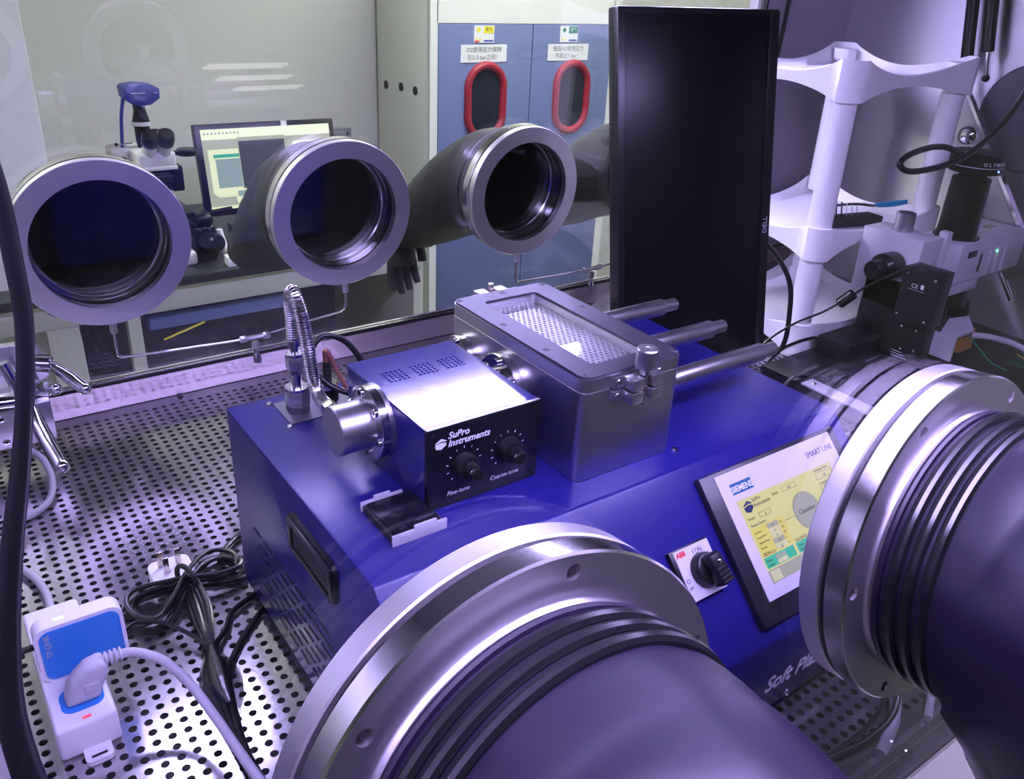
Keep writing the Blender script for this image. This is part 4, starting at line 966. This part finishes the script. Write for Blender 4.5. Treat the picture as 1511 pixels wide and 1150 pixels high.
# ================================================================== GAS PIPES UNDER THE REAR PORTS
def pipe(name, label, pts, tee, ends):
    t = thing(name, label, 'pipe', (tee[0], tee[1], tee[2]))
    MB().tube(pts, .0022, n=10, res=6).build('tube', 'ring_bright', t)
    for e in ends:
        MB().hexn((e[0], e[1], e[2]-.012), (e[0], e[1], e[2]+.006), .0058).build('nut', 'alu', t)
    x, y, z = tee
    MB().cyl((x-.016, y, z), (x+.016, y, z), .0042, n=14).build('tee_body', 'alu', t)
    for s in (-1, 1): MB().hexn((x+s*.014, y, z), (x+s*.025, y, z), .0064).build('nut', 'alu', t)
    MB().hexn((x, y, z-.020), (x, y, z-.008), .0064).build('nut', 'alu', t)
    MB().cyl((x, y, z-.036), (x, y, z-.018), .0042, n=14).build('drop_tube', 'chrome', t)
    MB().lathe([(.0072, 0), (.0072, .008), (.005, .016)], (x, y-.002, z-.044), (0, 0, 1), 14).build('drop_cap', 'chrome', t)
pipe('gas_pipe', 'thin steel gas pipe with tee joining the two left rear ports', [(-.0125, .832, .158), (-.0125, .832, .112), (-.0100, .832, .101), (.004, .832, .0975), (.10, .832, .092), (.194, .832, .0885), (.28, .832, .098), (.340, .832, .104), (.358, .832, .108), (.3655, .832, .118), (.366, .832, .158)], (.200, .832, .0885), ((-.0125, .832, .152), (.366, .832, .152)))
pipe('gas_pipe', 'thin steel gas pipe with tee from the port before the gas cabinet', [(.735, .832, .158), (.733, .832, .112), (.738, .832, .098), (.755, .832, .0955), (.85, .832, .0945), (.935, .832, .094), (1.02, .832, .099), (1.095, .832, .105), (1.106, .832, .158)], (.935, .832, .094), ((.735, .832, .152), (1.106, .832, .152)))
# crumpled clear bag on the sill behind the chamber
bag = MB(); nn = 14; vs = []; fs = []
for i in range(nn):
    for j in range(nn):
        u, v = i/(nn-1), j/(nn-1); hgt = .030*math.sin(PI*u)*math.sin(PI*v)*(1+.8*noise.noise(Vector((u*4, v*4, 2.2)))); vs.append((.885+.15*u, .745+.085*v, .002+max(0, hgt)+.004*random.random()))
for i in range(nn-1):
    for j in range(nn-1): fs.append((i*nn+j, (i+1)*nn+j, (i+1)*nn+j+1, i*nn+j+1))
tag(bag.add(vs, fs).build('plastic_bag', mat('crumpled_film', (.75, .75, .70), .15, alpha=.55, spec=.8), None, 20), 'crumpled clear plastic bag on the floor behind the steel rods', 'bag')

# ================================================================== POWER STRIP, ROUTER, PLUGS, CABLES ON THE FLOOR
ps = thing('power_strip', 'white power strip on the perforated floor under the blue router', 'power strip', (-.197, .29, 0))
MB().rbox((-.2215, .188, .0005), (-.1695, .372, .0370), .004, 3).build('body', 'white_plastic', ps)
tab = MB().rprism_box((-.2035, .170, .0010), (-.1800, .190, .0060), .005).build('mounting_tab', 'white_plastic', ps)
MB().rbox((-.1985, .1745, .0058), (-.1850, .1775, .0064), .0003).build('tab_slot', 'gasket', tab)
MB().rbox((-.1975, .1935, .0366), (-.1900, .1965, .0376), .0004).build('indicator', 'red_led', ps)
MB().rprism_box((-.2115, .2050, .0368), (-.1750, .2380, .0374), .010).build('socket_face', 'router_blue', ps)
MB().tube([(-.195, .372, .014), (-.194, .392, .018), (-.1935, .420, .016), (-.197, .455, .010), (-.208, .492, .008), (-.225, .525, .008), (-.235, .56, .008)], .0042, n=12).build('power_cord', 'grey_cable', ps)
ro = thing('travel_router', 'white travel router with a blue front standing on the power strip', 'router', (-.178, .262, .037))
MB().rprism_box((-.2190, .2540, .0373), (-.1420, .2720, .1010), .0120, axis=1, seg=8).build('shell', 'white_plastic', ro)
MB().rprism_box((-.2150, .2528, .0410), (-.1455, .2542, .0970), .0095, axis=1, seg=8).build('blue_front', 'router_blue', ro)
text('brand_lettering', 'TP-LINK', .0075, frame((-.2060, .2526, .0680), (0, 0, 1), (-1, 0, 0)), 'grey_cable', ro, bold=.0001)
MB().rbox((-.1990, .2615, .1005), (-.1900, .2650, .1014), .0008).build('status_light', 'led', ro)
MB().rbox((-.2194, .2585, .0500), (-.2188, .2690, .0760), .0002).build('side_port', 'grey_plate', ro)
us_ = thing('usb_cable', 'black micro USB plug and lead at the left side of the router', 'cable', (-.24, .262, .076))
MB().rbox((-.2420, .2590, .0735), (-.2275, .2680, .0815), .002).build('plug', 'black_plastic', us_)
MB().rbox((-.2280, .2610, .0755), (-.2195, .2665, .0795), .0006).build('plug_tip', 'black_plastic', us_)
pl = thing('power_plug', 'grey angled power plug with white lead in the front of the power strip', 'plug', (-.19, .22, .037))
MB().prism([(-.2080, .2100, .0376), (-.2010, .2100, .0600), (-.1850, .2100, .0740), (-.1690, .2100, .0760), (-.1660, .2100, .0640), (-.1760, .2100, .0460), (-.1770, .2100, .0376)], (0, .022, 0), r=.005, seg=3).build('plug_body', 'plug_grey', pl)
MB().rbox((-.1905, .2085, .048), (-.1770, .2110, .0590), .001).build('plug_pad', 'plug_grey', pl)
for q in range(4):
    MB().ring([(.0052, 0), (.0068, .0005), (.0068, .0023), (.0052, .0028)], (-.1685+.0042*q, .2210, .0715-.0002*q), (.99, -.02, -.05), 20).build('strain_rib', 'plug_grey', pl)
MB().tube([(-.172, .2210, .0715), (-.158, .2205, .0712), (-.142, .216, .0700), (-.122, .200, .062), (-.108, .172, .050), (-.099, .132, .040), (-.091, .085, .030), (-.080, .030, .018), (-.06, -.05, .008)], .0045, n=14).build('lead', 'plug_grey', pl)
uk = thing('wall_plug', 'white three-pin plug lying pins up beside the black cable coil', 'plug', (-.068, .392, 0))
MB().rprism_box((-.0905, .3690, .0005), (-.0445, .4120, .0190), .010).build('body', 'white_plastic', uk)
for x, y in ((-.0735, .3850), (-.0765, .3990), (-.0575, .3960)):
    MB().rbox((x-.0032, y-.0012, .018), (x+.0032, y+.0012, .0400), .0005).build('pin', 'pin', uk)
# coiled black cable with tie
co = thing('coiled_cable', 'coil of black cable tied in the middle, lying beside the machine', 'cable', (-.06, .36, 0))
random.seed(3)
def eight(k):
    """one turn of the figure-eight coil, with its own wobble"""
    pts = []
    for i in range(25):
        t = 2*PI*i/24; x = math.cos(t); y = math.sin(2*t)
        a, b = .066+.004*math.sin(k*2.1), .026+.006*math.cos(k*1.7)
        px, py = a*x, b*y*(.75+.25*abs(x))
        # coil axis runs from lower left to upper right on the floor
        cx_, cy_ = -.0640+.0012*k, .3560+.002*math.sin(k*3)
        ang = .30+.03*math.sin(k*5)
        pts.append((cx_+px*math.cos(ang)-py*math.sin(ang), cy_+px*math.sin(ang)+py*math.cos(ang), .0042+.0052*(k % 4)+.010*(1-abs(x))*(.4+.15*k)+.002*math.sin(3*t+k)))
    return pts
coil = [p for k in range(6) for p in (eight(k)[:-1])]
MB().tube(coil, .0027, n=8, res=3).build('coil', 'black_plastic', co)
MB().torus((-.0590, .3580, .022), (.93, .36, 0), .0170, .0030, 28, 8).build('tie', 'black_matte', co)
MB().tube([(-.013, .385, .010), (-.004, .402, .008), (.010, .418, .006), (.028, .430, .006), (.06, .436, .010)], .0040, n=10).build('lead_end', 'black_plastic', co)
MB().tube([(-.118, .335, .010), (-.140, .345, .014), (-.150, .330, .020)], .0030, n=8).build('lead_end', 'black_plastic', co)
# flat tail bound together, running down to the front
ta = thing('bound_cables', 'bundle of thin black cables tied together running from the coil to the front', 'cable', (-.07, .22, 0))
for q in range(7):
    dx = (-1, -.6, -.3, 0, .3, .7, 1)[q]; w1 = .010; 
    MB().tube([(-.056+dx*.006, .350, .012+.002*q), (-.058+dx*.010, .315, .010+.003*(q % 3)), (-.066+dx*.004, .262, .008+.002*(q % 2)), (-.068+dx*.003, .246, .009), (-.074+dx*.011, .215, .008+.003*(q % 3)), (-.080+dx*.010, .175, .008+.002*(q % 2)), (-.084+dx*.004, .120, .006+.002*(q % 2)), (-.082+dx*.003, .060, .006), (-.07, -.02, .006)], .0023, n=8).build('strand', ('black_plastic', 'black_matte')[q % 2], ta)
MB().torus((-.0675, .250, .0085), (.1, 1, 0), .0075, .002, 20, 8).build('tie', 'black_matte', ta)
film = MB(); vs = []; fs = []
for i in range(12):
    for j in range(8):
        u, v = i/11, j/7; x = -.068+(v-.5)*(.020+.022*math.sin(PI*u))-.010*u; y = .245-.085*u
        vs.append((x, y, .004+.016*math.sin(PI*v)+.003*noise.noise(Vector((u*6, v*5, 1)))))
for i in range(11):
    for j in range(7): fs.append((i*8+j, (i+1)*8+j, (i+1)*8+j+1, i*8+j+1))
film.add(vs, fs).build('wrap', mat('dark_wrap', (.012, .012, .012), .2, alpha=.75, spec=.8), ta, 60)
for lab, pts, r in (('thin black cable fanning from the tied bundle to the machine underside', [(-.066, .250, .009), (-.045, .272, .007), (-.030, .296, .006), (0.0, .312, .005), (.03, .325, .004)], .0032),
                    ('flat black cable running from the machine underside towards the front', [(.02, .300, .004), (-.010, .275, .004), (-.040, .245, .004), (-.062, .212, .004), (-.072, .170, .004), (-.080, .110, .004), (-.078, .05, .004)], .0034),
                    ('thin black lead from the router to the tied cable bundle', [(-.150, .300, .018), (-.126, .318, .020), (-.100, .305, .018), (-.082, .280, .014), (-.070, .255, .012)], .0025)):
    tag(MB().tube(pts, r, n=8).build('floor_cable', 'black_plastic'), lab, 'cable')
# cables on the floor at the right front corner
for lab, pts, r, m in (('two-tone black cable on the floor under the right front port', [(.30, -.188, .006), (.36, -.196, .006), (.42, -.206, .007), (.47, -.203, .014), (.505, -.180, .030), (.515, -.155, .055), (.52, -.14, .10)], .0034, 'black_plastic'),
                       ('pale blue-grey flat cable on the floor under the right front port', [(.42, -.222, .005), (.47, -.205, .008), (.52, -.172, .020), (.57, -.150, .034), (.64, -.150, .040), (.75, -.16, .030)], .0058, 'grey_cable'),
                       ('pale grey cable near the front frame under the right front port', [(.500, -.224, .006), (.540, -.205, .010), (.580, -.190, .014), (.66, -.20, .012), (.76, -.21, .01)], .0042, 'grey_cable'),
                       ('thin black wire lying before the machine front', [(.300, -.170, .004), (.330, -.182, .004), (.39, -.196, .004), (.46, -.192, .005), (.52, -.175, .006), (.60, -.18, .006)], .0022, 'black_plastic')):
    tag(MB().tube(pts, r, n=10).build('floor_cable', m), lab, 'cable')
# black cable hanging outside in front of the left part of the front window
tag(MB().tube([(-.224, -.224, .72), (-.214, -.222, .665), (-.2075, -.221, .632), (-.2050, -.220, .612), (-.2050, -.220, .594), (-.2058, -.220, .575), (-.2100, -.220, .552), (-.2150, -.220, .531), (-.2210, -.220, .509), (-.2280, -.221, .480), (-.2330, -.223, .450), (-.2330, -.226, .42), (-.2300, -.230, .39), (-.222, -.24, .33)], .0036, n=14, rad=lambda s: .0024+.0042*max(0, s-.45)/.55).build('hanging_cable', 'black_plastic'), 'thick black cable hanging outside the front window at the left end', 'cable')

# ================================================================== LABORATORY BEHIND THE REAR WINDOW
# ---- gas cabinet
gc = thing('gas_cabinet', 'tall gas cabinet with two blue doors and red oval windows behind the glovebox', 'cabinet', (1.98, 2.7, RZ0))
gx0, gx1, gy0, gy1 = 1.510, 2.460, 2.500, 2.935
MB().rbox((gx0, gy0+.02, RZ0), (gx1, gy1, .95), .004).build('body', 'cab_cream', gc)
for lo, hi in (((gx0, gy0, RZ0), (gx0+.034, gy0+.022, .95)), ((gx1-.045, gy0, RZ0), (gx1, gy0+.022, .95)), ((gx0+.03, gy0, .457), (gx1-.04, gy0+.022, .95)), ((gx0+.03, gy0, RZ0), (gx1-.04, gy0+.022, -.86))):
    MB().box(lo, hi).build('frame_member', 'cab_frame', gc)
for y, z in ((2.858, .192), (2.729, .200), (2.613, .200)):
    MB().lathe([(.017, -.0005), (.017, .003)], (gx0, y, z), (-1, 0, 0), 20).build('cable_hole', 'gasket', gc)
def stadium(cx_, z_, hw, hh, r, y, n=48):
    """tube bent into an upright oval"""
    pts = []
    for i in range(n):
        t = 2*PI*i/n; s = hh-hw
        pts.append((cx_+hw*math.cos(t), y, z_+hw*math.sin(t)+(s if math.sin(t) >= 0 else -s)))
    mb = MB(); m_ = 10; vs = []; fs = []
    for i, p in enumerate(pts):
        a, b = Vector(pts[i-1]), Vector(pts[(i+1) % n]); T = (b-a).normalized(); nrm = Vector((0, -1, 0)); u = T.cross(nrm).normalized()
        for k in range(m_):
            q = 2*PI*k/m_; vs.append(Vector(p)+u*r*math.cos(q)+nrm*r*math.sin(q))
    for i in range(n):
        for k in range(m_): fs.append((i*m_+k, i*m_+(k+1) % m_, ((i+1) % n)*m_+(k+1) % m_, ((i+1) % n)*m_+k))
    return mb.add(vs, fs), pts
for i, (dx0, dx1, wx) in enumerate(((1.545, 1.985, 1.7645), (1.990, 2.415, 2.2065))):
    d = MB().rbox((dx0, gy0-.004, -.855), (dx1, gy0+.018, .4545), .002).build('door', 'cab_blue', gc)
    fr_, pts = stadium(wx, .165, .085, .138, .016, gy0-.006)
    fr_.build('window_frame', 'red_frame', d)
    MB().prism([(x, gy0-.0045, z) for x, y, z in pts], (0, -.002, 0)).build('window_glass', 'dark_glass', d)
    lx = (1.751, 2.175)[i]
    MB().box((lx-.108, gy0-.006, .315), (lx+.108, gy0-.0045, .380)).build('notice', 'paper', d)
    FN = lambda x, z: frame((x, gy0-.0063, z), (1, 0, 0), (0, 0, 1))
    for q, line in enumerate((('O2使用压力保持', '在2-3 bar之间！'), ('低压N2使用压力', '不超过5 bar！'))[i]):
        text('notice_lettering', line, .0225, FN(lx, .3535-.028*q), 'ui_line', d, align='CENTER')
    MB().box((lx-.049, gy0-.006, .387), (lx+.045, gy0-.0045, .449)).build('hazard_label', 'paper', d)
    MB().box((lx-.004, gy0-.0066, .421), (lx+.043, gy0-.006, .447)).build('label_field', ('yellow', 'green')[i], d)
    text('label_lettering', ('氧气', '氮气')[i], .015, frame((lx+.020, gy0-.0068, .430), (1, 0, 0), (0, 0, 1)), ('print_dark', 'paper')[i], d, align='CENTER')
    MB().prism([(lx-.028+dx, gy0-.0066, .434+dz) for dx, dz in ((-.011, 0), (0, .011), (.011, 0), (0, -.011))], (0, .0006, 0)).build('label_diamond', ('yellow', 'green')[i], d)
    for q in range(2): MB().prism([(lx-.036+.015*q+dx, gy0-.0066, .396+dz) for dx, dz in ((-.006, 0), (.006, 0), (0, .010))], (0, .0006, 0)).build('label_triangle', 'yellow', d)
    if i == 0: MB().box((lx-.047, gy0-.0066, .389), (lx-.024, gy0-.006, .394)).build('label_strip', 'print_red', d)
    MB().box((lx-.002, gy0-.0066, .391), (lx+.040, gy0-.006, .397)).build('label_strip', 'tape_blue', d)
    MB().rbox((dx1-.04 if i == 0 else dx0+.03, gy0-.02, -.33), (dx1-.03 if i == 0 else dx0+.04, gy0-.004, -.20), .002).build('door_handle', 'chrome', d)

# ---- laboratory bench
be = thing('lab_bench', 'black topped laboratory bench behind the rear window', 'bench', (.5, 2.45, RZ0))
MB().rbox((-.62, 2.060, -.250), (1.270, 2.860, -.220), .004).build('bench_top', 'bench_top', be)
MB().rbox((-.60, 2.085, -.330), (1.240, 2.11, -.252), .002).build('apron', 'bench_body', be)
MB().rbox((1.205, 2.09, RZ0), (1.245, 2.84, -.252), .002).build('end_panel', 'bench_body', be)
for x0_, x1_ in ((.018, .100), (.232, .268), (-.60, -.56)):
    MB().box((x0_, 2.075, RZ0), (x1_, 2.115, -.330)).build('leg', 'bench_body', be)
MB().box((-.60, 2.78, RZ0), (1.20, 2.80, -.26)).build('back_panel', 'bench_top', be)
MB().rbox((.30, 2.12, -.400), (.74, 2.60, -.350), .003).build('shelf_tray', 'cab_blue', be)
rod_ = tag(MB().cyl((.335, 2.118, -.435), (.465, 2.118, -.400), .0035, n=8).build('wooden_stick', 'yellow'), 'thin pale stick under the far laboratory bench', 'stick')

# ---- far monitor (switched on)
fm = thing('desktop_monitor', 'lit wide monitor on the laboratory bench behind the rear window', 'monitor', (.78, 2.33, -.22))
ta_ = math.radians(9)
FMF = frame((.552, 2.310, .172), (1, .03, -.012), (0, math.sin(ta_), math.cos(ta_)))
FW, FH = .472, .285
MB().rbox((0, -FH, -.03), (FW, 0, 0), .003).xf(FMF).build('housing', 'monitor_black', fm)
fs_ = MB().box((.018, -FH+.020, 0), (FW-.018, -.016, .0008)).xf(FMF).build('screen', 'pc_grey', fm, 0)
def scr_(name, x0_, x1_, y0_, y1_, m, lv): return MB().box((x0_, y0_, .0006), (x1_, y1_, .0008+lv*.0004)).xf(FMF).build(name, m, fs_, 0)
L_, R_, T_, B_ = .018, FW-.018, -.016, -FH+.020
scr_('toolbar', L_, R_, T_-.032, T_, 'pc_white', 1); scr_('task_bar', L_, R_, B_, B_+.010, 'pc_screen', 1)
for k in range(4): scr_('image_window', .032+.005*k, .175+.005*k, -.215-.004*k, -.078-.005*k, 'pc_screen', 1+k)
scr_('window_title', .047, .190, -.104, -.0935, 'ui_teal', 5); scr_('micrograph', .052, .190, -.198, -.108, 'pc_image', 5)
scr_('camera_window', .130, .290, -.205, -.044, 'pc_grey', 6); scr_('camera_image', .133, .288, -.203, -.056, 'pc_dark', 7)
scr_('image_window', .105, .190, -.247, -.208, 'pc_screen', 7); scr_('micrograph', .110, .160, -.228, -.210, 'pc_image', 8)
scr_('image_window', .318, .43, -.14, -.066, 'pc_screen', 5)
for k in range(10): scr_('toolbar_icon', .026+.012*k, .032+.012*k, T_-.016, T_-.010, ('pc_image', 'pc_grey')[k % 2], 2)
MB().box((.285, .0, -.004), (.305, -.016, .0006)).xf(FMF).build('sticker', 'paper', fm)
MB().rbox((.69, 2.36, -.2195), (.87, 2.52, -.205), .004).build('stand_base', 'monitor_black', fm)
MB().rbox((.76, 2.40, -.206), (.80, 2.43, .06), .004).build('stand_column', 'monitor_black', fm)
MB().rbox((.740, 2.345, .0), (.820, 2.402, .07), .004).build('stand_mount', 'monitor_black', fm)
dk = thing('dark_monitor', 'dark grey monitor edge right behind the lit monitor', 'monitor', (1.05, 2.58, -.22))
MB().rbox((.98, 2.56, -.14), (1.205, 2.60, .085), .003).build('housing', 'grey_plate', dk)
MB().rbox((1.06, 2.58, -.2195), (1.12, 2.64, -.14), .003).build('stand', 'grey_plate', dk)
MB().box((1.185, 2.558, .060), (1.192, 2.560, .070)).build('button', 'gasket', dk)

# ---- far microscope with blue camera
um = thing('lab_microscope', 'white and black upright microscope with blue camera on the laboratory bench', 'microscope', (.39, 2.3, -.22))
MB().rbox((.315, 2.14, -.2195), (.475, 2.42, -.175), .012, 3).build('foot', 'zeiss_white', um)
MB().rbox((.345, 2.33, -.18), (.445, 2.42, .10), .012, 3).build('stand', 'zeiss_white', um)
MB().rbox((.318, 2.16, .028), (.452, 2.40, .072), .008, 3).build('nose_arm', 'scope_dark', um)
MB().rbox((.430, 2.155, .010), (.466, 2.24, .085), .006).build('turret_side', 'scope_dark', um)
MB().rbox((.336, 2.150, .040), (.432, 2.165, .062), .003).build('filter_wheel', 'black_plastic', um)
hd_ = MB().rbox((.338, 2.14, .078), (.447, 2.32, .130), .008, 3).build('tube_head', 'zeiss_white', um)
MB().rbox((.338, 2.138, .0795), (.448, 2.20, .0900), .002).build('head_plate', 'zeiss_white', um)
MB().rbox((.286, 2.23, .085), (.345, 2.30, .135), .012, 3).build('lamp_housing', 'zeiss_white', um)
MB().sphere((.318, 2.215, .100), .010, 12).build('side_knob', 'scope_dark', um)
MB().cyl((.302, 2.2, .150), (.345, 2.2, .150), .0025, n=8).build('lever', 'chrome', um)
MB().sphere((.301, 2.2, .150), .0055, 10).build('lever_ball', 'scope_dark', um)
for ex_, dx in ((.372, -.005), (.424, .005)):
    d_ = Vector((dx*2, -.62, .78)).normalized(); p_ = Vector((ex_-dx, 2.16, .125))
    MB().cyl(p_-d_*.01, p_+d_*.045, .021, .0195, n=22).build('eye_tube', 'zeiss_white', um)
    ey = MB().lathe([(.0195, .040), (.0235, .045), (.0245, .060), (.0225, .078), (.0205, .082), (.0005, .083)], p_, d_, 26).build('eyepiece', 'scope_dark', um)
MB().tube([(.375, 2.16, .185), (.400, 2.155, .192), (.425, 2.16, .186)], .004, n=8).build('eye_bridge', 'scope_dark', um)
MB().lathe([(.019, .13), (.0215, .150), (.0215, .190), (.0255, .192), (.0255, .205), (.0225, .207), (.0225, .215), (.0175, .230), (.0175, .252)], (.386, 2.24, 0), (0, 0, 1), 26).build('photo_tube', 'scope_dark', um)
MB().lathe([(.0262, .193), (.0262, .204)], (.386, 2.24, 0), (0, 0, 1), 26).build('tube_ring', 'scope_grey', um)
cam_b = MB().prism([(.342, 2.20, .272), (.358, 2.20, .258), (.385, 2.20, .251), (.412, 2.20, .254), (.438, 2.20, .272), (.4395, 2.20, .298), (.425, 2.20, .306), (.388, 2.20, .311), (.348, 2.20, .307), (.3405, 2.20, .300)], (0, .075, 0), r=.003).build('blue_camera', 'zeiss_blue', um)
MB().box((.360, 2.1985, .2868), (.398, 2.1999, .2884)).build('camera_print', 'paper', cam_b)
MB().box((.424, 2.1985, .2868), (.431, 2.1999, .2890)).build('camera_print', 'paper', cam_b)
MB().tube([(.347, 2.24, .275), (.334, 2.24, .22), (.327, 2.24, .16), (.318, 2.24, .09), (.305, 2.24, .0), (.29, 2.25, -.1), (.28, 2.3, -.2)], .0050, n=10).build('camera_cable', 'zeiss_blue', um)
MB().rbox((.452, 2.175, .112), (.470, 2.195, .124), .003).build('analyser_slide', 'scope_dark', um)
MB().lathe([(.027, 0), (.029, .003), (.029, .016), (.027, .019)], (.492, 2.19, .108), (0, 0, 1), 24).build('analyser_disc', 'scope_dark', um)
for q, (ox, tilt) in enumerate(((.372, -.25), (.395, 0), (.418, .3))):
    MB().lathe([(.008, -.045), (.012, -.040), (.0125, -.01), (.010, .005)], (ox, 2.20, .022), (-tilt, .2, 1), 16).build('objective', 'chrome', um)
MB().rbox((.335, 2.15, -.075), (.485, 2.31, -.055), .004).build('stage', 'scope_dark', um)
# dark apparatus right of the far microscope
ap = thing('black_apparatus', 'black camera-like apparatus on the bench beside the far microscope', 'apparatus', (.51, 2.25, -.22))
MB().rbox((.475, 2.16, -.2195), (.545, 2.245, -.105), .012, 3).build('body', 'scope_dark', ap)
MB().rbox((.480, 2.155, -.108), (.540, 2.235, -.070), .014, 3).build('top', 'scope_dark', ap)
MB().lathe([(.030, 0), (.030, .05), (.024, .06)], (.513, 2.165, -.155), (.35, -1, .1), 20).build('lens', 'scope_dark', ap)
MB().cyl((.53, 2.20, -.078), (.610, 2.19, -.068), .008, n=12).build('arm', 'scope_dark', ap)
for q in range(4): MB().sphere((.495+.015*q, 2.158, -.118+.008*(q % 2)), .0025, 8).build('button', 'grey_plate', ap)
tag(MB().rbox((.545, 2.075, -.2195), (.605, 2.12, -.188), .004).build('small_white_box', 'paper'), 'small white box at the front edge of the laboratory bench', 'box')
oc = tag(MB().lathe([(.028, 0), (.024, .03), (.012, .05), (.006, .06)], (.592, 2.16, -.2195), (.3, 0, 1), 16).build('orange_cap', 'orange'), 'orange cone-shaped object on the bench below the lit monitor', 'object')
tag(MB().lathe([(.016, 0), (.018, .01), (.013, .05), (.010, .08)], (.580, 2.225, -.2195), (-.1, 0, 1), 16).build('white_bottle', 'paper'), 'small white bottle on the bench beside the orange object', 'bottle')
